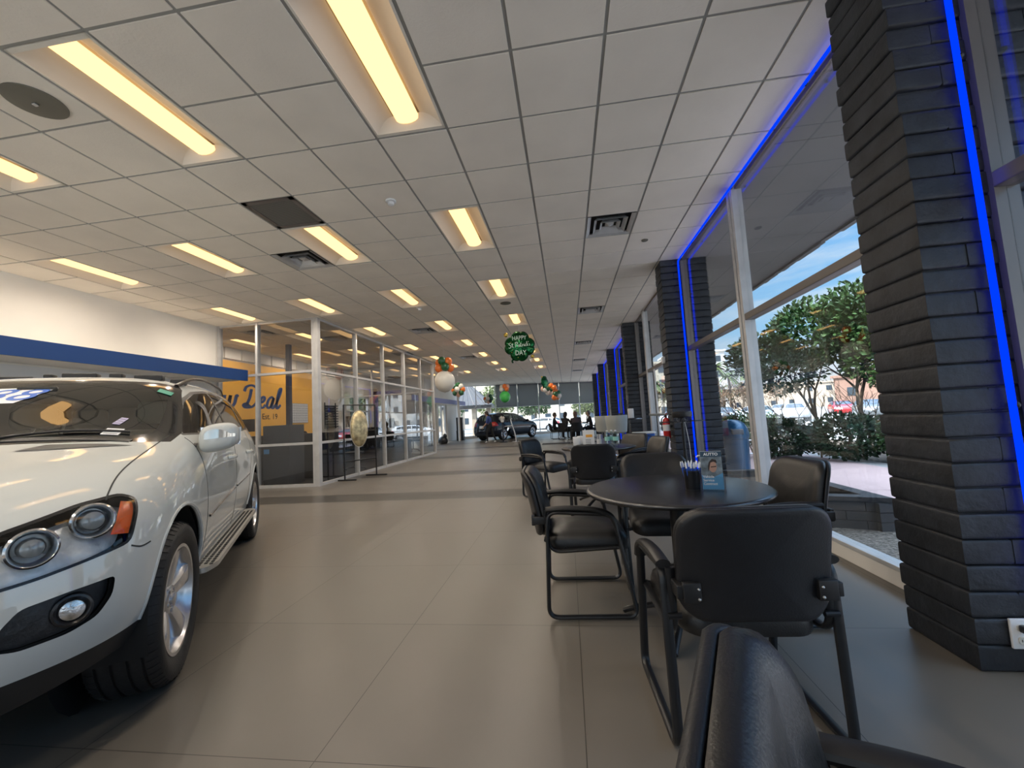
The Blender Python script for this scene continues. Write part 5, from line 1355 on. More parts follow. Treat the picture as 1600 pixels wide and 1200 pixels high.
    for s in (1, -1):
        dn = (0, 0, -1); sd = (0, -s, 0)
        S.line([(.40, .800*s, 2), (.20, .775*s, 2), (-.10, .765*s, 2), (-.35, .765*s, 2), (-.52, .775*s, 2)], dn, .006, gap, t, 'hood_gap')
        S.line([(-.50, 2*s, .42), (-.55, 2*s, .60), (-.58, 2*s, .80), (-.60, 2*s, .98), (-.62, 2*s, 1.10), (-.60, 2*s, 1.17)], sd, .006, gap, t, 'door_gap')
        S.line([(-1.62, 2*s, .42), (-1.68, 2*s, .60), (-1.74, 2*s, .85), (-1.80, 2*s, 1.05), (-1.86, 2*s, 1.19)], sd, .006, gap, t, 'door_gap')
        S.line([(-2.42, 2*s, .43), (-2.45, 2*s, .60), (-2.52, 2*s, .80), (-2.68, 2*s, .95), (-2.78, 2*s, 1.07), (-2.80, 2*s, 1.2)], sd, .006, gap, t, 'door_gap')
        S.line([(.445, 2*s, .752), (.40, 2*s, .735), (.34, 2*s, .738)], sd, .006, gap, t, 'bumper_gap')
        S.line([(-.62, 2*s, .665), (-1.2, 2*s, .70), (-1.64, 2*s, .722)], sd, .014, M['chrome'], t, 'side_moulding', .010, .002)
        S.line([(-1.72, 2*s, .726), (-2.2, 2*s, .75), (-2.45, 2*s, .765)], sd, .014, M['chrome'], t, 'side_moulding', .010, .002)
        # arch lips and liners
        for cx in (-.055, -2.97):
            lip = []
            for k in range(25):
                an = .09+(pi-.04)*k/24; p = (cx+.427*cos(an), 2*s, .40+.427*sin(an)); h = S.hit(p, sd)
                if h: lip.append(h+Vector((0, -s*.006, 0)))
            MB().tube(lip, .013, 8, ell=(.012, .012)).build('arch_lip', paint, t)
            ln = MB(); vs = []
            for k in range(25):
                an = -.3+(pi+.6)*k/24
                for y in (.93, .62): vs.append((cx+.425*cos(an), s*y, .40+.425*sin(an)))
            ln.add(vs, [(2*k, 2*k+1, 2*k+3, 2*k+2) for k in range(24)])
            c0 = len(ln.v); ln.add([(cx+.425*cos(a), s*.62, .40+.425*sin(a)) for a in [2*pi*k/24 for k in range(24)]], [tuple(range(24))])
            ln.build('arch_liner', M['dark'], t, fix=False)
        # mud flap behind the rear wheel, door handles, running board, mirror
        MB().box((-3.42, s*.72, .12), (-3.40, s*.93, .50), .004).build('mud_flap', clad, t)
        for hx in (-1.52, -2.50):
            hp = S.hit((hx, 2*s, .985), sd); hp2 = S.hit((hx-.0, 2*s, .985), sd)
            a = MB(); a.tube(spline([hp+Vector((.10, s*.0, 0)), hp+Vector((.07, s*.03, .002)), hp+Vector((-.07, s*.034, .004)), hp+Vector((-.105, s*.0, .004))], 6), .015, 10, ell=(.016, .010), up=(0, 0, 1)); a.sphere(hp+Vector((.0, -s*.012, -.004)), .045, 16, 10, (1.3, .35, .8)); a.build('door_handle', paint, t)
        alu = principled('running_board_alu', (.52, .50, .46), .38, .6)
        b0 = MB().prism(round2([(-.44, .86), (-.42, .97), (-.55, 1.015), (-2.40, 1.015), (-2.52, .97), (-2.50, .86)], .04, 4), .365, .395, lambda a_, c_, h_: (a_, s*c_, h_)).build('running_board', alu, t)
        dm = MB()
        for i in range(36):
            for j in range(4):
                x = -.53-.052*i+(.026 if j % 2 else 0); y = .895+.031*j; dm.box((x-.015, s*y-.0085, .395), (x+.015, s*y+.0085, .3985))
        o = dm.build('tread_pads', M['blk_plastic'], b0, smooth=False, fix=False); o['kind'] = 'stuff'
        # mirror
        mc = Vector((-.66, s*1.0, 1.160))
        a = MB(); n1, n2 = 28, 16
        vs = []
        for i in range(n2+1):
            for j in range(n1):
                u_ = -pi/2+pi*i/n2; v_ = 2*pi*j/n1; e = .62
                sg_ = lambda c, e=e: math.copysign(abs(c)**e, c)
                x = .085*sg_(cos(u_))*sg_(cos(v_)); y = .108*sg_(cos(u_))*sg_(sin(v_)); z = .092*sg_(sin(u_))
                if x < 0: x *= .45
                z += .02*(y*s/.135); z *= 1-.12*max(0, y*s/.135); 
                vs.append(mc+Vector((x, y, z)))
        a.add(vs, [(i*n1+j, i*n1+(j+1) % n1, (i+1)*n1+(j+1) % n1, (i+1)*n1+j) for i in range(n2) for j in range(n1)])
        mir = a.build('mirror_housing', paint, t)
        MB().add([mc+Vector((-.0405, y*s, z)) for y, z in ((-.11, -.06), (.11, -.055), (.115, .06), (-.11, .07))], [(0, 1, 2, 3)]).build('mirror_glass', M['chrome'], mir, smooth=False)
        a = MB(); 
        tr = BVHTree.FromPolygons([Vector(v) for v in vs], [(i*n1+j, i*n1+(j+1) % n1, (i+1)*n1+(j+1) % n1, (i+1)*n1+j) for i in range(n2) for j in range(n1)])
        strip = []
        top_, bot_ = [], []
        for q in range(15):
            u_ = q/14; y = mc.y+s*(-.07+.165*u_)
            for zz_, lst in ((.020+.038*math.sin(pi*min(1, u_*1.25))**.5*(1-.35*u_), top_), (-.012+.012*u_, bot_)):
                h = tr.ray_cast(Vector((mc.x+.4, y, mc.z+zz_)), Vector((-1, 0, 0)))[0]
                lst.append((h if h else Vector((mc.x, y, mc.z+zz_)))+Vector((.003, 0, 0)))
        a.add(top_+bot_, [(q, q+1, 15+q+1, 15+q) for q in range(14)]); a.build('mirror_indicator', principled('indicator_lens', (.8, .72, .62), .12, .7, coat=1), mir, fix=False)
        MB().tube([mc+Vector((.0, -s*.12, -.055)), mc+Vector((.01, -s*.20, -.045))], .03, 10, ell=(.025, .045), up=(0, 0, 1)).build('mirror_arm', M['blk_plastic'], t)
        # roof rail
        rp = [S.hit((x, s*y, 3), dn) for x, y in ((-1.36, .60), (-1.5, .615), (-1.75, .62), (-2.1, .625), (-2.5, .625), (-2.9, .615), (-3.2, .585), (-3.32, .56))]
        rl = [p+Vector((0, 0, h)) for p, h in zip(rp, (.0, .035, .06, .065, .065, .06, .03, 0))]
        MB().tube(spline(rl, 6), .016, 10, ell=(.016, .018), up=(0, 0, 1)).build('roof_rail', principled('dark_anodised', (.05, .04, .035), .22, .8), t)
    # cross bars / pads on the roof
    for k, (y0, y1) in enumerate(((-.15, .05), (.12, .20), (.27, .45), (.50, .60), (-.55, -.30), (-.25, -.20))):
        pz = S.hit((-1.62, (y0+y1)/2, 3), (0, 0, -1)).z
        MB().box((-1.68, y0, pz-.01), (-1.60, y1, pz+.035), .008).build('roof_bar_pad', M['blk_plastic'], t)
    # wipers and cowl, black slots of the hood
    for y0, y1, yb in ((.62, .05, .60), (.02, -.55, -.02)):
        pts = []
        for k in range(9):
            u_ = k/8; y = y0+(y1-y0)*u_; h = S.hit((1, y, 1.215+.03*math.sin(pi*u_)-.02*u_), (-1, 0, 0)); pts.append(h+Vector((.014, 0, .006)))
        MB().tube(pts, .007, 8).build('wiper', M['blk_plastic'], t)
    S.line([(-.30, y, 2) for y in [-.66+.066*k for k in range(21)]], (0, 0, -1), .050, M['blk_plastic'], t, 'cowl_strip', .004)
    for s in (1, -1):
        P1 = [S.hit((-.20-.02*q/12, s*(.37+.32*q/12), 2), (0, 0, -1))+Vector((0, 0, .003)) for q in range(13)]
        P2 = [S.hit((-.095-.125*(q/12)**2.2, s*(.30+.39*q/12), 2), (0, 0, -1))+Vector((0, 0, .003)) for q in range(13)]
        MB().add(P1+P2, [(q, q+1, 14+q, 13+q) for q in range(12)]).build('hood_vent', M['blk_plastic'], t, fix=False)
    # stickers on the windshield
    sw_ = principled('sticker_white', (.80, .82, .86), .5); sb_ = principled('sticker_blue', (.02, .12, .55), .5)
    def on_ws(y, z, off=.003):
        h = S.hit((2, y, z), (-1, 0, 0)); n = S.normal(h); return h+n*off, n
    def ws_frame(y, z, off=.004):
        p, n = on_ws(y, z, off); ex = Vector((0, 1, 0)); ex = (ex-n*ex.dot(n)).normalized(); ey = n.cross(ex); m4 = frame_mat(p, ex, ey); return m4
    # mirrored because it is seen from outside: +y is to the right when facing the car
    m4 = ws_frame(-.20, 1.475); sh_ = .35
    pn = thing('price_sticker', 'white windshield sticker with a big blue number 88', 'sticker'); pn.location = t.location; pn.rotation_euler = t.rotation_euler
    nn = m4.to_3x3() @ Vector((0, 0, 1))
    def drape(a_, c_, h_):
        p = m4 @ Vector((a_, c_, 0)); h = S.hit(p+nn*.15, -nn)
        return tuple(h+S.normal(h)*(.0025+h_)) if h else tuple(p)
    def sheet(name, x0, x1, sk, y0, y1, h0, mat, n=24, k=5):
        mb = MB(); mb.add([drape(x0+(x1-x0)*i/n+sk*(j/k-.5), y0+(y1-y0)*j/k, h0) for j in range(k+1) for i in range(n+1)],
            [(j*(n+1)+i, j*(n+1)+i+1, (j+1)*(n+1)+i+1, (j+1)*(n+1)+i) for j in range(k) for i in range(n)])
        return mb.build(name, mat, pn, fix=False)
    sheet('sticker_sheet', -.30, .24, .10, -.125, .125, 0, sw_)
    tm = text_mesh('number', '88', .27, sb_, pn, Matrix.Translation((.105, -.004, 0)), .0, .001, shear=.35, sx=.92, space=1.08)
    for v in tm.data.vertices: v.co = drape(v.co.x, v.co.y, .0016)
    sheet('digit_divider', .100, .106, .10, -.125, .125, .001, M['grey'], 1)
    gm = principled('sticker_green', (.03, .34, .22), .5)
    def sticker(nm, lab, y, z, w, h, mt, roll=0, lines=0, cat='sticker'):
        m_ = ws_frame(y, z) @ Matrix.Rotation(roll, 4, 'Z'); o = thing(nm, lab, cat); o.location = t.location; o.rotation_euler = t.rotation_euler
        a_ = MB().prism([(-w/2, -h/2), (w/2, -h/2), (w/2, h/2), (-w/2, h/2)], 0, .0008, lambda a, c, hh: tuple(m_ @ Vector((a, c, hh)))).build('sheet', mt, o, smooth=False)
        if lines:
            l_ = MB()
            for q in range(lines):
                yy = -h/2+h*(q+.6)/(lines+.4); l_.prism([(-w*.4, yy-h*.03), (w*.38, yy-h*.03), (w*.38, yy+h*.03), (-w*.4, yy+h*.03)], .0009, .0012, lambda a, c, hh: tuple(m_ @ Vector((a, c, hh))))
            l_.build('print_lines', M['grey'], o, smooth=False)
    sticker('windshield_sticker', 'small green sticker in the upper corner of the suv windshield', .60, 1.500, .085, .075, gm, 0, 2)
    sticker('windshield_sticker', 'small white and violet tag inside the suv windshield', .53, 1.285, .035, .10, principled('sticker_violet', (.45, .42, .62), .5), -.15, 3)
    sticker('windshield_sticker', 'white rectangular label at the lower corner of the suv windshield', .545, 1.222, .075, .10, sw_, 0, 3)
    # interior
    bei = principled('beige_leather', (.40, .36, .28), .55); cab = principled('cabin_dark', (.04, .04, .038), .8)
    for y in (.37, -.37):
        for x0, nm in ((-1.55, 'front_seat'), (-2.45, 'rear_seat')):
            st_ = MB(); st_.box((x0-.25, y-.25, .55), (x0+.27, y+.25, .74), .06); st_.xf(Matrix.Identity(4)); k0 = len(st_.v)
            st_.box((x0-.10, y-.24, .70), (x0+.05, y+.24, 1.27), .06); st_.xf(Matrix.Translation((x0, 0, .7)) @ Matrix.Rotation(-.22, 4, 'Y') @ Matrix.Translation((-x0, 0, -.7)), k0)
            so = st_.build(nm, bei, t); hd = MB(); hd.box((x0-.30, y-.125, 1.30), (x0-.18, y+.125, 1.49), .05); hd.build('headrest', bei, so)
    MB().prism([(-.52, 1.13), (-.75, 1.155), (-.98, 1.12), (-1.02, .98), (-.8, .7), (-.52, .7)], -.76, .76, lambda a, c, h: (a, h, c)).build('dashboard', cab, t, smooth=False)
    a = MB(); Q = Matrix.Translation((-1.14, .37, 1.06)) @ Matrix.Rotation(rad(-62), 4, 'Y')
    a.tube([Q @ Vector((.185*cos(q), .185*sin(q), 0)) for q in [2*pi*k/36 for k in range(36)]], .014, 8, closed=True)
    for q in (0, 2.1, 4.2): a.cyl(Q @ Vector((0, 0, 0)), Q @ Vector((.18*cos(q+pi), .18*sin(q+pi), 0)), .018, 8)
    a.build('steering_wheel', principled('wheel_leather', (.10, .10, .09), .5), t)
    MB().box((-3.5, -.78, .40), (-.45, .78, .45)).build('cabin_floor', cab, t, smooth=False)
    MB().box((-.98, -.09, 1.47), (-.955, .09, 1.54), .01).build('rear_view_mirror', cab, t)
    MB().box((.2, -.60, .25), (-3.6, .60, .42)).build('underbody', M['dark'], t, smooth=False)
    put_wheels(t, .372, .255, 1.655, (-.035, -2.95))
    for x in (-.035, -2.95): pass
    return t
suv = white_suv()
# ------------------------------------------------------------------ other cars
def simple_car(label, cat, col, loc, rz, tf=None, wb=(-.02, -2.93), plate=True, R=.36, track=1.6, group=None, dark_glass=True):
    t = thing('car' if cat == 'car' else cat, label, 'car', loc, rz, group)
    p = principled('car_paint_%d' % len(bpy.data.materials), col, .5, 0, coat=1, spec=.12); S = Shell(5, 4, tf)
    f3 = (lambda P: P) if tf is None else (lambda P: P)
    def T2(poly):   # transform side-view polygons with the body
        if tf is None: return poly
        A = np.array([[[x, .9, z] for x, z in poly]]); B = tf(A)[0]; return [(q[0], q[2]) for q in B]
    for s in (1, -1):
        for cx in wb: S.cut(T2([(a, b_) for a, b_ in arch_poly(cx, .38, .43, .0)]), sideP, (EX, EZ), 'void', lambda c, n: s*c.y > .25 and abs(n.y) > .2)
        zc = T2([(-1, 1.12)])[0][1]
        fl = lambda c, n, s=s: s*c.y > .4 and c.z > zc and abs(n.y) > .3
        for a, b_ in ((-1.85, -.5), (-2.78, -1.92), (-3.4, -2.86)): S.cut(T2(clip_x(shrink(DLO, .01), a, b_)), sideP, (EX, EZ), 'glass', fl)
    def T3(poly, x):
        if tf is None: return poly
        A = np.array([[[x, y, z] for y, z in poly]]); B = tf(A)[0]; return [(q[1], q[2]) for q in B]
    S.cut(T3([(-.68, 1.21), (.68, 1.21), (.54, 1.60), (-.54, 1.60)], -1), frontP, (EY, EZ), 'glass', lambda c, n: n.x > .2 and c.z > zc)
    S.cut(T3([(-.62, 1.22), (.62, 1.22), (.5, 1.56), (-.5, 1.56)], -3.5), frontP, (EY, EZ), 'glass', lambda c, n: n.x < -.2 and c.z > zc)
    for s in (1, -1):
        S.cut(T2([(.40, .78), (.30, .93), (.9, .90), (.9, .72)]), sideP, (EX, EZ), 'headlight', lambda c, n, s=s: s*c.y > .35 and c.x > .1)
        S.cut(T2([(-3.40, .90), (-3.56, 1.14), (-4.0, 1.12), (-4.0, .88)]), sideP, (EX, EZ), 'tail', lambda c, n, s=s: s*c.y > .45 and c.x < -3.0)
    S.cut(T2([(1.2, -.1), (1.2, .36), (-4.4, .42), (-4.4, -.1)]), sideP, (EX, EZ), 'clad', None, only=(0,))
    S.extract('body', p, t, 'body_shell'); S.extract('body', M['dark'], t, 'inner_body', -.02, flip=True); S.extract('clad', M['blk_plastic'], t, 'lower_cladding')
    S.extract('glass', glass_mat('car_glass', (.22, .24, .24), 1.5, 0, 1.5) if 'car_glass' not in bpy.data.materials else bpy.data.materials['car_glass'], t, 'windows')
    S.extract('headlight', principled('car_lamp', (.7, .72, .75), .15, .5, coat=1), t, 'headlights'); S.extract('tail', principled('car_tail', (.4, .01, .01), .2, coat=1), t, 'tail_lights')
    put_wheels(t, R, .23, track, wb, lod=1)
    MB().box((.1, -.6, .22), (-3.5, .6, .45)).build('underbody', M['dark'], t, smooth=False)
    for s in (1, -1): MB().sphere((-.70, s*.99, 1.12 if tf is None else T2([(-.7, 1.12)])[0][1]), .1, 12, 8, (.6, 1.1, .8)).build('mirror', p, t)
    if plate: 
        h = S.hit((-6, 0, .78), (1, 0, 0))
        if h: MB().box((h.x-.012, -.16, .72), (h.x, .16, .86)).build('license_plate', M['white'], t, smooth=False)
    return t, S
# ================================================================== OUTDOORS
asph = noisy(principled('asphalt_lot', (.27, .265, .25), .9), .35, .25, .3, 30)
pinkc = noisy(principled('pink_concrete', (.52, .38, .37), .85), 1.1, .10, .2, 60)
gravel = noisy(principled('gravel_bed', (.20, .18, .155), .95), 45, .75, 1.0, 60, 3)
for q in gravel.node_tree.nodes:
    if q.type == 'BUMP': q.inputs['Distance'].default_value = .03
curb = noisy(principled('grey_concrete', (.36, .36, .36), .85), 2, .1)
struct(MB().box((-160, -160, -.35), (200, 260, -.27)).build('ground', asph, smooth=False))
struct(MB().box((2.06, -9, -.30), (3.05, 33, -.035)).build('trim_10', gravel, smooth=False))
pk = MB()
for k in range(14): pk.box((3.05, -9+k*3.0, -.30), (5.35, -9+(k+1)*3.0-.012, -.02))
struct(pk.build('sidewalk', pinkc, smooth=False))
struct(MB().box((5.35, -9, -.30), (5.75, 33, -.03)).build('curb', curb, smooth=False))
struct(MB().box((5.75, 7.0, -.30), (8.2, 33, -.05)).build('planting_bed', noisy(principled('soil', (.10, .075, .055), .95), 20, .4, .5, 50), smooth=False))
st_m = principled('parking_paint', (.75, .75, .72), .8)
pl_ = MB()
for k in range(14): pl_.box((9.5, 12+k*2.75, -.271), (14.6, 12.1+k*2.75, -.266))
struct(pl_.build('trim_11', st_m, smooth=False, fix=False))
# low block planter in front of the window
bl_m = noisy(principled('dark_block', (.045, .047, .052), .8), 6, .25, .4, 30)
t = thing('block_planter', 'low dark block planter with soil in front of the big window', 'planter', (0, 0, 0))
mb = MB(); rnd = random.Random(4)
def course(p, q, z, h, th, off):
    p, q = Vector(p), Vector(q); d = (q-p); Ln = d.length; d.normalize(); n = Vector((-d.y, d.x, 0)); s = -off
    while s < Ln:
        a, b_ = max(0, s), min(Ln, s+.30); s += .305
        if b_-a < .02: continue
        A_, B2 = p+d*a, p+d*b_
        mb.prism([(A_.x, A_.y), (B2.x, B2.y), (B2.x+n.x*th, B2.y+n.y*th), (A_.x+n.x*th, A_.y+n.y*th)], z+.002, z+h-.003, lambda u, v, w: (u, v, w))
cor = [(2.12, 4.50), (2.88, 4.20), (2.88, 6.35), (2.12, 6.35)]
for k in range(3):
    for a, b_ in ((0, 1), (1, 2), (2, 3)): course((*cor[a], 0), (*cor[b_], 0), -.04+k*.085, .085, .13, .15*(k % 2))
mb.build('blocks', bl_m, t, smooth=False)
cap = MB(); pr_o = cor; pr_i = [(2.24, 4.60), (2.74, 4.40), (2.74, 6.22), (2.24, 6.22)]
for a in range(3):
    b_ = a+1; cap.prism([pr_o[a], pr_o[b_], pr_i[b_], pr_i[a]], .215, .26, lambda u, v, w: (u, v, w))
cap.build('cap', bl_m, t, smooth=False)
MB().prism(pr_i, .0, .17, lambda u, v, w: (u, v, w)).build('soil', bpy.data.materials['soil'], t, smooth=False)
# litter bin outside
tm_ = noisy(principled('blue_steel_bin', (.012, .075, .16), .32, .3), 4, .15)
t = thing('litter_bin', 'dark blue domed steel litter bin outside the window by the second pillar', 'bin', (2.93, 7.9, -.03))
MB().lathe([(.19, 0), (.235, .02), (.25, .62), (.262, .63), (.262, .66)], 36).build('body', tm_, t)
MB().lathe([(.265, .655), (.268, .70), (.25, .80), (.20, .89), (.12, .945), (1e-4, .965)], 36).build('dome_lid', tm_, t)
MB().tube(fillet([(.24, -.05, .58), (.40, -.05, .58), (.40, -.05, .36), (.24, -.05, .34)], .05, 5), .012, 8).build('side_handle', M['steel'], t)
MB().box((-.10, -.268, .70), (.10, -.21, .80), .02).build('opening_flap', M['grey'], t)
# ---- foliage
def leafmat(name, c, am=.35):
    m = principled(name, c, .55, spec=.35); b = m.node_tree.nodes['Principled BSDF']
    g = N(m, 'ShaderNodeNewGeometry'); r = N(m, 'ShaderNodeValToRGB'); r.color_ramp.elements[0].color = (*[x*(1-am) for x in c], 1); r.color_ramp.elements[1].color = (*[min(1, x*(1+am*1.3)) for x in c], 1)
    L(m, g.outputs['Random Per Island'], r.inputs[0]); L(m, r.outputs[0], b.inputs['Base Color']); return m
LF = {'dark': leafmat('leaf_dark', (.020, .045, .018)), 'mid': leafmat('leaf_mid', (.032, .075, .018)), 'dry': leafmat('leaf_dry', (.20, .12, .07)), 'palm': leafmat('palm_frond', (.07, .10, .03)), 'olive': leafmat('leaf_olive', (.12, .15, .05))}
BARK = noisy(principled('bark', (.12, .085, .06), .9), 12, .4, .6, 30)
def foliage(cent, rad_, n, size, rnd, shell=.55, sag=0):
    """folded leaves filling an ellipsoid"""
    vs, fs = [], []
    for i in range(n):
        d = Vector((rnd.gauss(0, 1), rnd.gauss(0, 1), rnd.gauss(0, 1))).normalized(); k = shell+(1-shell)*rnd.random()
        k *= 1+.12*sin(d.x*5+cent[0])*cos(d.y*4+d.z*3)
        p = Vector((cent[0]+d.x*rad_[0]*k, cent[1]+d.y*rad_[1]*k, cent[2]+d.z*rad_[2]*k))
        a = (d+Vector((rnd.uniform(-1, 1), rnd.uniform(-1, 1), rnd.uniform(-.6, .9)))).normalized(); b_ = a.cross(Vector((rnd.uniform(-1, 1), rnd.uniform(-1, 1), rnd.uniform(-1, 1)))).normalized(); c = a.cross(b_)
        s = size*rnd.uniform(.7, 1.3); w = s*.32; q = len(vs)
        vs += [p, p+a*s*.5+b_*w+c*w*.35, p+a*s, p+a*s*.5-b_*w+c*w*.35]; fs += [(q, q+1, q+2), (q, q+2, q+3)]
    return vs, fs
def branches(mb, p, d, ln, r, depth, rnd, spread=.6, up=.1):
    q = p+d*ln; m_ = p.lerp(q, .5)+Vector((rnd.uniform(-1, 1), rnd.uniform(-1, 1), 0))*ln*.07
    mb.tube([p, m_, q], [r, r*.85, r*.68], 6)
    if depth:
        for k in range(rnd.choice((2, 3))):
            nd = (d+Vector((rnd.uniform(-1, 1), rnd.uniform(-1, 1), rnd.uniform(-.4, .7)+up))*spread).normalized()
            branches(mb, q, nd, ln*rnd.uniform(.62, .85), r*.62, depth-1, rnd, spread, up)
def shrub(name, label, cat, base, blobs, n, size, mat, seed, trunk=None, group=None, depth=4):
    rnd = random.Random(seed); t = thing(name, label, cat, base, 0, group)
    f = MB(); tot = sum(b_[3]*b_[4] for b_ in blobs)
    for (x, y, z, rx, rz) in blobs:
        f.add(*foliage((x, y, z), (rx, rx, rz), int(n*rx*rz/tot), size, rnd))
    o = f.build('foliage', mat, t, smooth=False, fix=False)
    b_ = MB()
    if trunk:
        for (x, y, r, h, dx, dy) in trunk: branches(b_, Vector((x, y, -.03)), Vector((dx, dy, 1)).normalized(), h, r, depth, rnd)
    else: branches(b_, Vector((0, 0, -.03)), Vector((.05, 0, 1)), .3, .03, 3, rnd)
    b_.build('trunk', BARK, t, fix=False); return t
shrub('clipped_tree', 'multi-trunk evergreen tree with a dense clipped crown outside the big window', 'tree', (5.75, 10.1, 0),
      [(-.95, .6, 2.35, .75, .55), (0, 0, 2.75, .95, .75), (.75, -.5, 2.85, .9, .85), (1.5, -.9, 2.7, .95, .95), (2.3, -1.2, 2.6, 1.0, 1.0), (.9, -.8, 2.0, .8, .6)], 17000, .125, LF['mid'], 11,
      trunk=[(0, 0, .055, .85, -.2, .05), (.35, -.3, .07, .9, .15, -.1), (.9, -.6, .06, .9, .1, .1), (1.4, -.8, .05, .9, .3, -.1)])
shrub('twiggy_bush', 'bare brown twiggy bush below the clipped tree', 'bush', (5.2, 9.6, 0), [(-.3, .3, 1.9, .8, .5)], 1500, .09, LF['dark'], 12, trunk=[(-.5, .5, .02, .5, -.3, .1), (-.2, .2, .022, .55, -.1, 0), (.1, 0, .022, .5, .2, -.1), (.4, -.2, .02, .5, .3, -.2), (.7, -.4, .02, .55, .2, -.1), (-.9, .8, .02, .5, -.2, .1)])
for k, (x, y, r, h, lab, mt) in enumerate(((4.75, 9.9, .62, .55, 'dark green low bush under the left side of the clipped tree', 'dark'), (5.55, 9.1, .70, .58, 'dark green low bush in the middle below the clipped tree', 'dark'), (6.4, 8.3, .75, .62, 'brighter green low bush at the right below the clipped tree', 'mid'), (7.4, 7.8, .8, .66, 'green low bush farthest right, half behind the nearest pillar', 'mid'), (4.6, 13.2, .9, .55, 'low clipped hedge bush behind the litter bin', 'mid'), (6.2, 15, 1.1, .6, 'wide hedge bush farther behind the litter bin', 'mid'))):
    shrub('low_bush', lab, 'bush', (x, y, 0), [(0, 0, h*.75, r, h*.8)], 2600, .085, LF[mt], 30+k, group='low bushes outside')
# bare trees and palms far away
def palm(loc, h, label, seed):
    rnd = random.Random(seed); t = thing('palm_tree', label, 'palm tree', loc, 0, 'palm trees beyond the lot')
    MB().tube([(0, 0, 0), (.2, 0, h*.5), (.1, .1, h)], [.28, .19, .17], 8).build('trunk', BARK, t)
    f = MB()
    for k in range(26):
        a = rnd.uniform(0, 6.28); el = rnd.uniform(-.7, 1.2); Ln = rnd.uniform(1.5, 2.1); P = []
        for q in range(6):
            u_ = q/5; P.append(Vector((cos(a)*Ln*u_*cos(el*.8), sin(a)*Ln*u_*cos(el*.8), h+.1+Ln*u_*sin(el)-1.1*u_*u_)))
        for q in range(5):
            d = P[q+1]-P[q]; n = d.cross(Vector((0, 0, 1))).normalized(); w = .34*(1-.6*q/5)
            for sg in (1, -1):
                f.add([P[q], P[q+1], P[q+1]+n*sg*w*.7-Vector((0, 0, w*.5)), P[q]+n*sg*w-Vector((0, 0, w*.5))], [(0, 1, 2, 3)])
    f.build('fronds', LF['palm'], t, smooth=False, fix=False)
PALMS = [(24.43, 70, 8.04), (27.65, 74, 6.74), (27.07, 66, 7.28), (31.23, 78, 5.03), (27.92, 78, 4.56), (32.74, 76, 4.9), (15.63, 74, 6.12), (17.51, 78, 5.12), (14.61, 76, 4.96)]
for k, (px_, py_, ph_) in enumerate(PALMS):
    palm((px_, py_, -.3), ph_, ['tallest palm left of the window mullion', 'shorter palm between the two tall ones', 'tall palm just left of the window mullion', 'small palm below the tall one by the mullion', 'farthest small palm above the parked cars', 'palm partly hidden by the window mullion', 'palm seen through the side door glass', 'smaller palm seen through the side door glass', 'distant palm beyond the third pillar', 'palm hidden behind the clipped tree'][k]+' beyond the parking lot', 50+k)
for k, (tx_, ty_, h) in enumerate(((28.81, 75, 6), (29.83, 72, 5), (24.46, 70, 4), (17.19, 80, 6), (33.08, 70, 5))):
    rnd = random.Random(80+k); t = thing('bare_tree', ['first', 'second', 'third', 'fourth', 'fifth'][k]+' brownish bare tree along the far side of the parking lot', 'tree', (tx_, ty_, -.3), 0, 'bare trees beyond the lot')
    b_ = MB(); branches(b_, Vector((0, 0, 0)), Vector((0, 0, 1)), h*.3, .16, 4, rnd, .7, .2); b_.build('trunk', BARK, t, fix=False)
    f = MB(); f.add(*foliage((0, 0, h*.72), (h*.5, h*.5, h*.33), 1200, .22, rnd, .2)); f.build('twigs', LF['dry'], t, smooth=False, fix=False)
# buildings beyond
def building(label, loc, size, col, rows, cols, rz=0, name='apartment_building'):
    t = thing(name, label, 'building', loc, rz, 'distant buildings'); w, d, h = size
    m1 = noisy(principled('stucco_%d' % len(bpy.data.materials), col, .85), .3, .06); MB().box((-w/2, -d/2, 0), (w/2, d/2, h)).build('walls', m1, t, smooth=False)
    MB().box((-w/2-.3, -d/2-.3, h), (w/2+.3, d/2+.3, h+.4)).build('parapet', M['grey'] if col[0] < .3 else m1, t, smooth=False)
    first = None; wd = bpy.data.materials.get('far_window') or principled('far_window', (.05, .07, .09), .15)
    for sgn, n_, L_ in ((0, cols, w), (1, max(2, int(cols*d/w)), d)):
        for i in range(n_):
            for j in range(rows):
                x = -L_/2+L_*(i+.5)/n_; z = h*(j+.55)/rows
                if first is None: o = MB().box((-.6, -.06, -.65), (.6, .06, .65)).build('window', wd, t, smooth=False); first = o
                else: o = first.copy(); COL.objects.link(o); reg(o, t)
                o.location = (x, -d/2, z) if sgn == 0 else (-w/2, x, z); o.rotation_euler = (0, 0, 0 if sgn == 0 else pi/2)
    return t
building('long cream apartment block seen below the end blinds', (-1, 92, -.3), (44, 12, 11), (.62, .54, .42), 4, 15)
building('white apartment block right of the cream one beyond the end windows', (30, 102, -.3), (12, 10, 14), (.72, .70, .66), 4, 4)
building('low brown building beyond the far left windows', (-34, 70, -.3), (30, 10, 6), (.42, .33, .25), 2, 9)
building('low pale building beyond the parking lot and the palms', (66, 128, -.3), (60, 14, 6.5), (.55, .44, .34), 2, 14, rad(-20), 'shop_building')
building('long low brick building on the right of the lot', (60, 60, -.3), (40, 12, 5), (.34, .20, .15), 1, 9, rad(-50), 'shop_building')
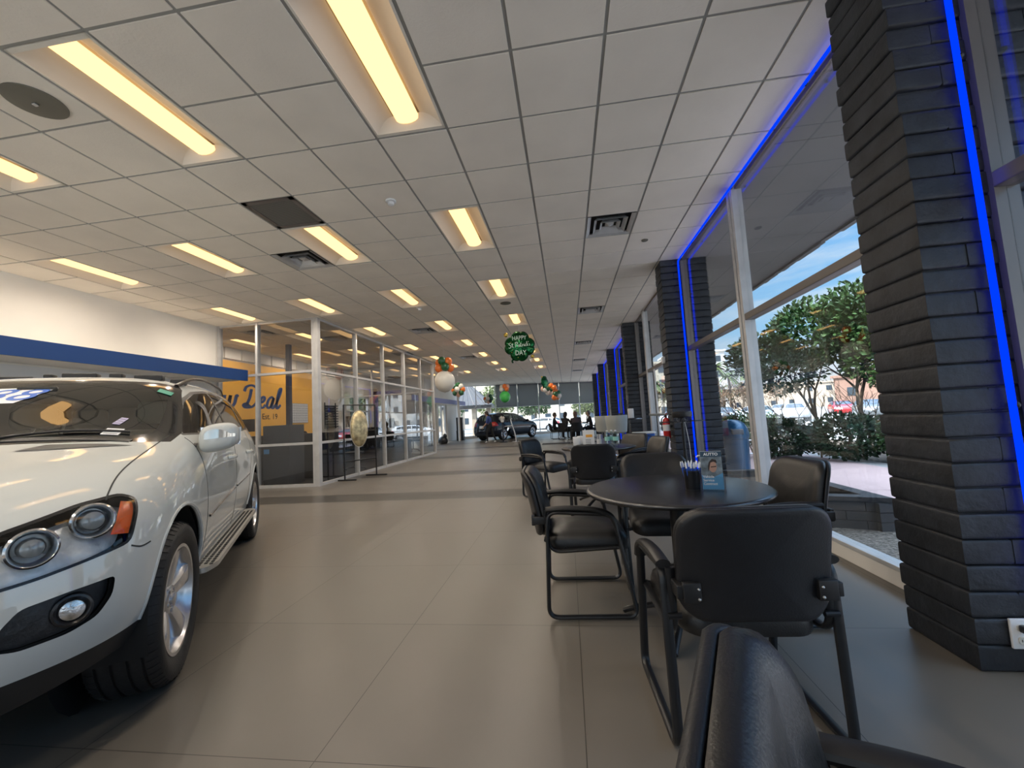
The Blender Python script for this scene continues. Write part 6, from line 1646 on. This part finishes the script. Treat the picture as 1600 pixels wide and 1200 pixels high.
for k, (x, y, h, mt) in enumerate(((-9, 52, 6, 'olive'), (-4.5, 58, 5, 'mid'), (-14, 46, 5.5, 'mid'), (-16.5, 19, 4.5, 'olive'), (-15, 26, 5, 'mid'), (-22, 40, 7, 'olive'), (3, 64, 4.5, 'olive'))):
    shrub('street_tree', ['green street tree beyond the left end windows', 'small green tree right of the porch outside', 'bushy tree left of the porch outside', 'olive tree outside the office side windows', 'green tree outside the entrance doors', 'large tree far left beyond the doors', 'low tree before the cream apartments'][k], 'tree', (x, y, -.3), [(0, 0, h*.68, h*.36, h*.3), (h*.2, .3, h*.6, h*.25, h*.22), (-h*.22, 0, h*.58, h*.25, h*.22)], 2200, .30, LF[mt], 90+k, trunk=[(0, 0, .14, h*.3, .03, 0)], depth=2, group='street trees')
# porch with a dark hipped metal roof outside the end windows
t = thing('entrance_porch', 'porch with a dark standing seam hipped roof outside the far left end windows', 'porch', (-7.6, 31.2, -.02), rad(6))
dr = principled('dark_metal_roof', (.05, .05, .055), .45, .3)
w2, d2 = 1.95, 1.6
MB().add([(-w2, -d2, 2.35), (w2, -d2, 2.35), (w2, d2, 2.35), (-w2, d2, 2.35), (-.45, 0, 4.1), (.15, 0, 4.1), (-w2, -d2, 2.15), (w2, -d2, 2.15), (w2, d2, 2.15), (-w2, d2, 2.15)],
         [(0, 1, 5, 4), (1, 2, 5), (2, 3, 4, 5), (3, 0, 4), (6, 7, 1, 0), (7, 8, 2, 1), (8, 9, 3, 2), (9, 6, 0, 3), (9, 8, 7, 6)]).build('roof', dr, t, smooth=False)
sm = MB()
for k in range(1, 9):
    x = -w2+2*w2*k/9; xe = -.45+.6*k/9; sm.tube([(x, -d2, 2.37), (xe, 0, 4.12)], .025, 5)
    y = -d2+2*d2*k/9; sm.tube([(w2, y, 2.37), (.15, y*.05, 4.12)], .025, 5)
sm.build('roof_seams', dr, t)
crm = principled('cream_column', (.62, .50, .38), .8)
for x in (-1.7, -.6, .6, 1.7): MB().box((x-.16, -1.35, 0), (x+.16, -1.05, 2.16)).build('column', crm, t, smooth=False)
# ---- cars outside
def sedan_tf(S):
    S = S.copy(); z = S[..., 2]; x = S[..., 0]
    z2 = np.where(z > 1.12, 1.0+(z-1.12)*.72, z*.893); S[..., 2] = z2
    S[..., 0] = np.where(z > 1.0, x+.12*np.clip((-x-2.6), 0, 1)*np.clip((z-1.1)*2.5, 0, 1)*2.2, x); S[..., 1] *= .95; return S
crossover_tf = lambda S: np.concatenate([S[..., :1]*.95, S[..., 1:2]*.955, (S[..., 2:]*.93)], axis=-1)
# dark suv in the hall, tail towards us, nose to the right
P_rr = Vector((-3.62, 23.05)); P_fr = Vector((-2.16, 25.45))
dcar, dS = simple_car('black compact suv parked at the far end of the showroom', 'suv', (.003, .004, .010), (0, 0, 0), 0, crossover_tf, (-.02*.95, -2.93*.95), R=.34, track=1.52)
hd = (P_fr-P_rr).normalized(); th = math.atan2(hd.y, hd.x); lf = Vector((-hd.y, hd.x))
o2 = P_fr+lf*.85; dcar.location = (o2.x, o2.y, 0); dcar.rotation_euler = (0, 0, th)
white_s, _ = simple_car('white sedan parked nose towards the window beyond the litter bin', 'car', (.62, .64, .66), (12.6, 30.6, -.27), rad(-125), sedan_tf, group='cars in the lot')
car_lab = ['red car behind the white sedan in the lot', 'silver car parked right of the white sedan', 'dark grey car in the second row of the lot', 'white car in the second row of the lot', 'red car in the second row right of the mullion', 'silver car far back in the lot', 'white car seen through the glass of the third bay', 'grey car seen beside the twiggy bush', 'white car farthest right in the lot']
cols_ = [(.42, .02, .02), (.42, .43, .45), (.06, .065, .07), (.6, .6, .6), (.35, .02, .02), (.4, .42, .44), (.62, .63, .64), (.14, .15, .16), (.6, .6, .6)]
spots = [(11.0, 37.5), (17.6, 34.5), (15.5, 43), (20, 42), (24.5, 40), (19.0, 52), (9.8, 41.5), (21, 31), (27, 35)]
base = {}
for k, (lab, c, (x, y)) in enumerate(zip(car_lab, cols_, spots)):
    if c not in base: base[c] = simple_car(lab, 'car', c, (x, y, -.27), rad(-120+7*(k % 3)), sedan_tf, group='cars in the lot')[0]
    else: dup(base[c], (x, y, -.27), rad(-118+5*(k % 4)), lab, 'cars in the lot')
src = base[cols_[0]] if False else white_s
dup(white_s, (2.2, 37.0, -.27), rad(150), 'white car parked outside the right end windows', 'cars outside the end windows')
dup(white_s, (-4.2, 41.5, -.27), rad(160), 'white car farther off outside the middle end windows', 'cars outside the end windows')
dup(base[(.42, .43, .45)], (-12.3, 21.5, -.27), rad(80), 'silver car outside the entrance doors', 'cars outside the end windows')
dup(base[(.06, .065, .07)], (-12.6, 27.2, -.27), rad(85), 'dark car outside the entrance doors', 'cars outside the end windows')
dup(base[(.42, .02, .02)], (-12.6, 16.2, -.27), rad(84), 'red car outside the office side windows', 'cars outside the end windows')
# ================================================================== OFFICE
dk2_ = noisy(principled('black_laminate_desk', (.02, .02, .022), .35), 8, .1)
carpet = noisy(principled('dark_carpet', (.018, .018, .020), .95), 60, .3, .2, 120)
struct(MB().box((-9.15, 8.1, .001), (-5.28, 15.7, .008)).build('trim_12', carpet, smooth=False))
dg = noisy(principled('charcoal_laminate', (.055, .057, .062), .5), 8, .1)
t = thing('filing_cabinet', 'tall grey cabinet with a blue sticker behind the front office glass', 'cabinet', (-6.42, 8.62, 0))
MB().box((-.32, -.26, 0), (.32, .26, 1.32), .008).build('body', dg, t); MB().box((-.30, -.27, .68), (.30, -.26, 1.29), .003).build('door', dg, t); MB().cyl((-.05, -.275, 1.0), (-.05, -.275, 1.12), .006, 8).build('handle', M['blk_metal'], t)
MB().box((-.29, -.274, .70), (-.16, -.270, .80)).build('blue_sticker', principled('sticker_sky', (.12, .35, .70), .5), t, smooth=False)
MB().box((.42, -.2, 0), (.421, .2, .01)).build('base_glide', M['blk_plastic'], t, smooth=False) if False else None
def desk(loc, size, label, rz=0):
    w, d, h = size; t = thing('office_desk', label, 'desk', loc, rz, 'dark office desks')
    MB().box((-w/2, -d/2, h-.035), (w/2, d/2, h), .006).build('desktop', dk2_, t)
    MB().box((-w/2, -d/2+.02, 0), (w/2, -d/2+.05, h-.035)).build('modesty_panel', dk2_, t, smooth=False)
    for s in (-1, 1): MB().box((s*(w/2-.02)-.018, -d/2+.03, 0), (s*(w/2-.02)+.018, d/2-.02, h-.035)).build('side_panel', dk2_, t, smooth=False)
    return t
desk((-7.3, 9.75, 0), (2.9, .7, 1.10), 'long dark counter desk facing the front office glass')
desk((-6.3, 11.6, 0), (1.6, .75, 1.08), 'dark desk in the middle of the glass office'); desk((-6.3, 13.6, 0), (1.6, .75, .98), 'dark desk at the far end of the glass office'); desk((-8.4, 12.4, 0), (1.3, .7, 1.0), 'dark desk against the yellow wall')
def monitor(loc, rz, label):
    t = thing('computer_monitor', label, 'monitor', loc, rz, 'monitors on the office desks')
    MB().box((-.27, -.015, .12), (.27, .02, .45), .006).build('screen', M['blk_plastic'], t); MB().cyl((0, .03, .01), (0, .03, .2), .018, 8).build('stand', M['blk_plastic'], t); MB().box((-.1, -.07, 0), (.1, .09, .012), .004).build('base', M['blk_plastic'], t); return t
for k, (x, y, z, r, lab) in enumerate(((-8.4, 9.75, 1.10, 10, 'black monitor at the left of the long counter desk'), (-6.4, 11.6, 1.08, 160, 'black monitor on the middle office desk'), (-6.2, 13.6, .98, 170, 'black monitor on the far office desk'))):
    if k == 0: mo = monitor((x, y, z), rad(r), lab)
    else: dup(mo, (x, y, z), rad(r), lab)
t = thing('steel_column', 'slim dark steel column inside the glass office', 'column', (-7.55, 10.35, 0)); MB().box((-.055, -.055, 0), (.055, .055, CE)).build('shaft', principled('column_paint', (.02, .025, .05), .5), t, smooth=False); MB().box((-.09, -.09, 0), (.09, .09, .02)).build('base_plate', M['blk_metal'], t, smooth=False)
t = thing('wall_calendar', 'white gridded planner board on the yellow office wall', 'board', (-9.14, 13.05, 1.75))
MB().box((-.0, -.45, -.30), (.015, .45, .36)).build('board', principled('board_white', (.66, .68, .70), .4), t, smooth=False)
gg = MB()
for k in range(11): gg.box((.015, -.45+.09*k-.004, -.30), (.018, -.45+.09*k+.004, .36))
for k in range(9): gg.box((.015, -.45, -.30+.0825*k-.004), (.018, .45, -.30+.0825*k+.004))
gg.build('grid_lines', M['grey'], t, smooth=False, fix=False)
t = thing('wall_shelf_rack', 'black slatted paper rack on the beige office wall', 'rack', (-9.14, 14.9, 1.25))
r = MB()
for k in range(9): r.box((0, -.35, .10*k), (.14, .35, .10*k+.03))
r.build('slats', M['blk_metal'], t, smooth=False); MB().box((0, -.37, -.05), (.03, -.35, .95)).build('side_rail', M['blk_metal'], t, smooth=False); MB().box((0, .35, -.05), (.03, .37, .95)).build('side_rail', M['blk_metal'], t, smooth=False)
def office_chair(loc, rz, label):
    t = thing('office_chair', label, 'chair', loc, rz, 'swivel chairs in the office area')
    pad_mesh(.50, .60, .07, .09, lambda a, b_, tt: (a, -.24-tt*.6-.05*b_, .86+b_)).build('backrest', M['vinyl'], t); pad_mesh(.50, .48, .08, .09, lambda a, b_, tt: (a, b_, .44+tt)).build('seat', M['vinyl'], t)
    MB().cyl((0, 0, .1), (0, 0, .44), .025, 10).build('gas_lift', M['blk_metal'], t)
    b_ = MB(); cs = MB()
    for k in range(5): a = 2*pi*k/5; b_.tube([(0, 0, .12), (.29*cos(a), .29*sin(a), .07)], .018, 8); cs.sphere((.29*cos(a), .29*sin(a), .032), .03, 10, 8)
    b_.build('star_base', M['blk_metal'], t); cs.build('casters', M['blk_plastic'], t); return t
oc = office_chair((-7.7, 10.7, 0), rad(170), 'black swivel chair behind the long counter desk')
for x, y, r, lab in ((-6.3, 12.5, 190, 'black swivel chair behind the middle office desk'), (-6.2, 14.5, 170, 'black swivel chair behind the far office desk'), (-5.9, 10.75, 20, 'black swivel chair before the middle office desk'), (-6.7, 17.2, 60, 'black swivel chair beyond the office by the violet portal'), (-8.2, 17.4, -40, 'black swivel chair beside the side windows beyond the office')): dup(oc, (x, y, 0), rad(r), lab)
t = thing('violet_portal', 'violet framed portal beyond the glass office', 'portal', (-7.4, 16.5, 0))
vp = principled('violet_frame', (.10, .10, .42), .5)
for s in (-1, 1): MB().box((s*.62-.07, -.08, 0), (s*.62+.07, .08, 2.65)).build('post', vp, t, smooth=False)
MB().box((-.69, -.08, 2.52), (.69, .08, 2.65)).build('lintel', vp, t, smooth=False)
t = thing('kiosk_cabinet', 'tall narrow black kiosk cabinet beside the far entrance doors', 'cabinet', (-6.75, 25.4, 0)); MB().box((-.22, -.2, 0), (.22, .2, .62), .01).build('lower_cabinet', M['blk_plastic'], t); MB().box((-.22, -.12, .62), (.16, .2, 1.45), .01).build('upper_cabinet', M['blk_plastic'], t)
t = thing('white_column', 'slim round white column beside the entrance doors', 'column', (-6.55, 24.4, 0)); MB().lathe([(.07, 0), (.07, CE)], 20).build('shaft', M['wall'], t)
tag(MB().sphere((-8.15+1.2, 22.3, .16), .28, 16, 10, (1, .8, .9)).sphere((-6.85, 22.35, .42), .14, 12, 8, (.8, .6, 1)).build('backpack', M['blk_plastic']), 'black bag standing on the floor by the entrance doors', 'bag')
# ================================================================== PEOPLE
def person(loc, rz, J, cols, label, scale=1, hair=None, hairlen=.0, name='person'):
    """J: joints dict in local space, facing +y"""
    t = thing(name, label, 'person', loc, rz)
    chains = [[('pelvis', .135), ('waist', .12), ('chest', .145), ('neck0', .075), ('neck', .052), ('head0', .055)]]
    for s in ('L', 'R'):
        chains.append([('pelvis', None), ('hip'+s, .095), ('knee'+s, .062), ('ankle'+s, .042), ('toe'+s, .036)])
        chains.append([('chest', None), ('sh'+s, .062), ('elb'+s, .042), ('wr'+s, .028), ('palm'+s, .036)])
    vid = {}; vs = []; es = []; rs = []
    for ch in chains:
        prev = None
        for n_, r_ in ch:
            if n_ not in vid: vid[n_] = len(vs); vs.append(Vector(J[n_])); rs.append(r_)
            if prev is not None: es.append((prev, vid[n_]))
            prev = vid[n_]
    me = bpy.data.meshes.new('body'); me.from_pydata([tuple(v) for v in vs], es, []); o = bpy.data.objects.new('tmp_body', me); COL.objects.link(o)
    md = o.modifiers.new('k', 'SKIN'); md.use_smooth_shade = True
    for i, d in enumerate(me.skin_vertices[0].data):
        w = 1.25 if i in (vid['pelvis'], vid['waist'], vid['chest']) else 1
        d.radius = (rs[i]*w, rs[i]*(.85 if w > 1 else 1)); d.use_root = (i == 0)
    o.modifiers.new('s', 'SUBSURF').levels = 2
    bpy.context.view_layer.update(); ev = bpy.data.meshes.new_from_object(o.evaluated_get(bpy.context.evaluated_depsgraph_get())); bpy.data.objects.remove(o)
    mb = MB(); names = ['skin', 'shirt', 'pants', 'shoes']
    segs = [('pelvis', 'waist', 2), ('waist', 'chest', 1), ('chest', 'neck0', 1), ('neck', 'head0', 0)]
    for s in 'LR': segs += [('pelvis', 'hip'+s, 2), ('hip'+s, 'knee'+s, 2), ('knee'+s, 'ankle'+s, 2), ('ankle'+s, 'toe'+s, 3), ('chest', 'sh'+s, 1), ('sh'+s, 'elb'+s, 1), ('elb'+s, 'wr'+s, cols.get('sleeve', 0)), ('wr'+s, 'palm'+s, 0)]
    def near(p):
        best = (9, 0)
        for a, b_, z in segs:
            A_, B2 = Vector(J[a]), Vector(J[b_]); d = B2-A_; k = max(0, min(1, (p-A_).dot(d)/max(d.length_squared, 1e-9))); q = (p-A_-d*k).length
            if q < best[0]: best = (q, z)
        return best[1]
    b0 = len(mb.v); mb.v += [tuple(v.co) for v in ev.vertices]
    for p in ev.polygons: mb.f.append(tuple(b0+i for i in p.vertices)); mb.mi.append(near(p.center))
    bpy.data.meshes.remove(ev)
    hc = Vector(J['head']); mb.cur = 0
    fwd = Vector(J.get('look', (0, 1, 0))).normalized(); rt = fwd.cross(Vector((0, 0, 1))).normalized(); upv = rt.cross(fwd)
    R3 = Matrix((rt, fwd, upv)).transposed().to_4x4(); k0 = len(mb.v)
    mb.sphere((0, 0, 0), .098, 20, 16, (.82, .98, 1.2)); mb.sphere((0, .098, -.012), .016, 8, 6, (.8, 1.1, 1.5))
    for s in (-1, 1): mb.sphere((s*.082, -.005, -.01), .022, 8, 6, (.4, .8, 1.3))
    mb.sphere((0, .045, -.095), .035, 10, 8)
    mb.xf(Matrix.Translation(hc) @ R3, k0)
    for s in 'LR':  # fingers
        w_, p_ = Vector(J['wr'+s]), Vector(J['palm'+s]); d = (p_-w_).normalized(); sd = d.cross(Vector((0, .3, 1))).normalized(); dn = d.cross(sd)
        for k in range(4):
            ln = (.062, .072, .068, .052)[k]; a = p_+sd*(.024*(k-1.5)*.75)+d*.01; mb.tube([a, a+d*ln*.55+dn*.006, a+d*ln*.9+dn*.022], [.0085, .008, .006], 6)
        a = w_.lerp(p_, .4)+sd*.03; mb.tube([a, a+sd*.022+d*.028, a+sd*.026+d*.05+dn*.01], [.010, .0085, .007], 6)
    mats = [principled('skin_tone', cols['skin'], .5) if True else 0, principled('shirt_cloth', cols['shirt'], .8), principled('trouser_cloth', cols['pants'], .8), principled('shoe', cols['shoes'], .5)]
    body = mb.build('body', mats, t, fix=False, angle=80)
    hb = MB(); k0 = 0
    hb.sphere((0, -.014, .022), .108, 20, 14, (.86, .98, 1.14))
    vs2 = [];
    if hairlen: hb.sphere((0, -.055, -.04-hairlen*.4), .1, 16, 12, (.95, .55, .9+hairlen*4)); 
    hb.v = [(x, y-(.055 if (y > .05 and z < .075) else 0), z) for x, y, z in hb.v]
    hb.xf(Matrix.Translation(hc) @ R3); hb.build('hair', principled('hair', cols['hair'], .6), body)
    fe = MB(); 
    for s in (-1, 1): fe.sphere((s*.032, .088, .008), .0085, 8, 6)
    fe.xf(Matrix.Translation(hc) @ R3); fe.build('eyes', M['dark'], body)
    mo_ = MB(); mo_.tube([(-.022, .083, -.052), (0, .092, -.054), (.022, .083, -.052)], .004, 6); mo_.xf(Matrix.Translation(hc) @ R3); mo_.build('mouth', principled('lips', (.35, .10, .08), .5), body)
    t.scale = (scale,)*3; return t
def sit(lean=0, arm=.0, look=(0, 1, -.15)):
    c = lean
    J = dict(pelvis=(0, -.06, .54), waist=(0, -.08+c*.2, .70), chest=(0, -.08+c*.6, .92), neck0=(0, -.07+c, 1.06), neck=(0, -.06+c, 1.11), head0=(0, -.05+c, 1.15), head=(0, -.035+c, 1.235), look=look)
    for s, k in (('L', -1), ('R', 1)):
        J['hip'+s] = (k*.10, -.02, .52); J['knee'+s] = (k*.13, .38, .51); J['ankle'+s] = (k*.13, .36, .09); J['toe'+s] = (k*.14, .52, .04)
        J['sh'+s] = (k*.19, -.08+c*.9, 1.0); J['elb'+s] = (k*.24, .05+c, .78+arm); J['wr'+s] = (k*.14, .28+c, .79+arm); J['palm'+s] = (k*.11, .36+c, .80+arm)
    return J
stand = dict(pelvis=(0, 0, .90), waist=(0, .02, 1.05), chest=(0, .07, 1.24), neck0=(0, .11, 1.38), neck=(0, .13, 1.42), head0=(0, .145, 1.45), head=(0, .17, 1.53), look=(0, 1, -.45),
    hipL=(-.09, 0, .86), kneeL=(-.12, .16, .48), ankleL=(-.13, .14, .08), toeL=(-.13, .28, .036), hipR=(.09, 0, .86), kneeR=(.11, -.08, .47), ankleR=(.12, -.26, .09), toeR=(.12, -.13, .036),
    shL=(-.18, .07, 1.30), elbL=(-.24, .12, 1.03), wrL=(-.20, .30, .86), palmL=(-.19, .36, .79), shR=(.18, .07, 1.30), elbR=(.26, .02, 1.04), wrR=(.24, .14, .82), palmR=(.235, .18, .74))
sk = (.50, .30, .21)
person((-3.98, 20.95, 0), rad(82), stand, dict(skin=sk, shirt=(.03, .06, .22), pants=(.008, .008, .008), shoes=(.7, .7, .7), hair=(.02, .012, .01)), 'person in a blue polo shirt and black trousers leaning beside the dark suv', .99, hairlen=.05)
blk_ = dict(skin=sk, shirt=(.012, .012, .014), pants=(.01, .01, .012), shoes=(.25, .25, .25), hair=(.03, .02, .015), sleeve=1)
def pc(**k): d = dict(blk_); d.update(k); return d
GP = [((-.62, 21.35), -80, sit(.02), pc(shirt=(.012, .014, .02)), 0, 'person in a black shirt seated at the left of the far table'),
      ((-.12, 20.75), -35, sit(.10), pc(hair=(.015, .01, .008)), .06, 'person with long dark hair in black leaning over the far table'),
      ((.38, 20.15), 5, sit(.06), pc(shirt=(.05, .035, .04), hair=(.10, .05, .03)), .06, 'person with reddish hair seated with the back to the viewer at the far table'),
      ((.45, 21.75), 178, sit(.08), pc(shirt=(.02, .02, .02)), 0, 'person in dark clothes seated at the back of the far table'),
      ((1.12, 21.0), 95, sit(.10), pc(hair=(.12, .11, .10), shirt=(.02, .02, .022)), 0, 'person with greyish hair seated at the right of the far table near the pillar')]
lab_c = ['black armchair under the seated person at the left of the far table', 'black armchair under the person with long dark hair', 'black armchair under the person with reddish hair', 'black armchair at the back of the far table', 'black armchair at the right of the far table near the pillar']
for k, ((x, y), r, J, c, hl_, lab) in enumerate(GP):
    person((x, y, 0), rad(r), J, c, lab, 1, hairlen=hl_); dup(ch0, (x, y, 0), rad(r), lab_c[k], 'chairs around the far table')
dup(tb, (.42, 20.95, 0), 0, 'third round black table, far off, with people seated round it')
t = thing('pedestal_stand', 'slim black pedestal stand with a pale flower pot before the dark suv', 'stand', (-3.32, 20.9, 0)); MB().lathe([(1e-4, 0), (.22, 0), (.22, .02), (.03, .04), (.03, 1.0), (.2, 1.01), (.2, 1.03), (1e-4, 1.03)], 24).build('pedestal', M['blk_metal'], t)
t = thing('flower_pot', 'pale flower pot on the black pedestal stand', 'flower pot', (-3.32, 20.9, 1.03)); MB().lathe([(1e-4, 0), (.07, 0), (.09, .12), (1e-4, .12)], 18).build('pot', M['white'], t); f = MB(); f.add(*foliage((0, 0, .2), (.13, .13, .1), 160, .05, random.Random(1), .2)); f.build('flowers', M['wall'], t, smooth=False, fix=False)
t = thing('chrome_pole_sign', 'curved silver pole stand beside the dark suv', 'stand', (-2.72, 20.9, 0)); MB().tube(spline([(.06, 0, .02), (.02, 0, .4), (-.10, 0, .85), (-.16, 0, 1.12), (-.10, 0, 1.2)], 6), .028, 10).build('pole', M['alu'], t); MB().tube([(-.1, 0, .82), (-.5, 0, .80)], .02, 8).build('side_arm', M['alu'], t); MB().lathe([(1e-4, 0), (.16, 0), (.16, .015), (1e-4, .02)], 24).build('base', M['alu'], t)
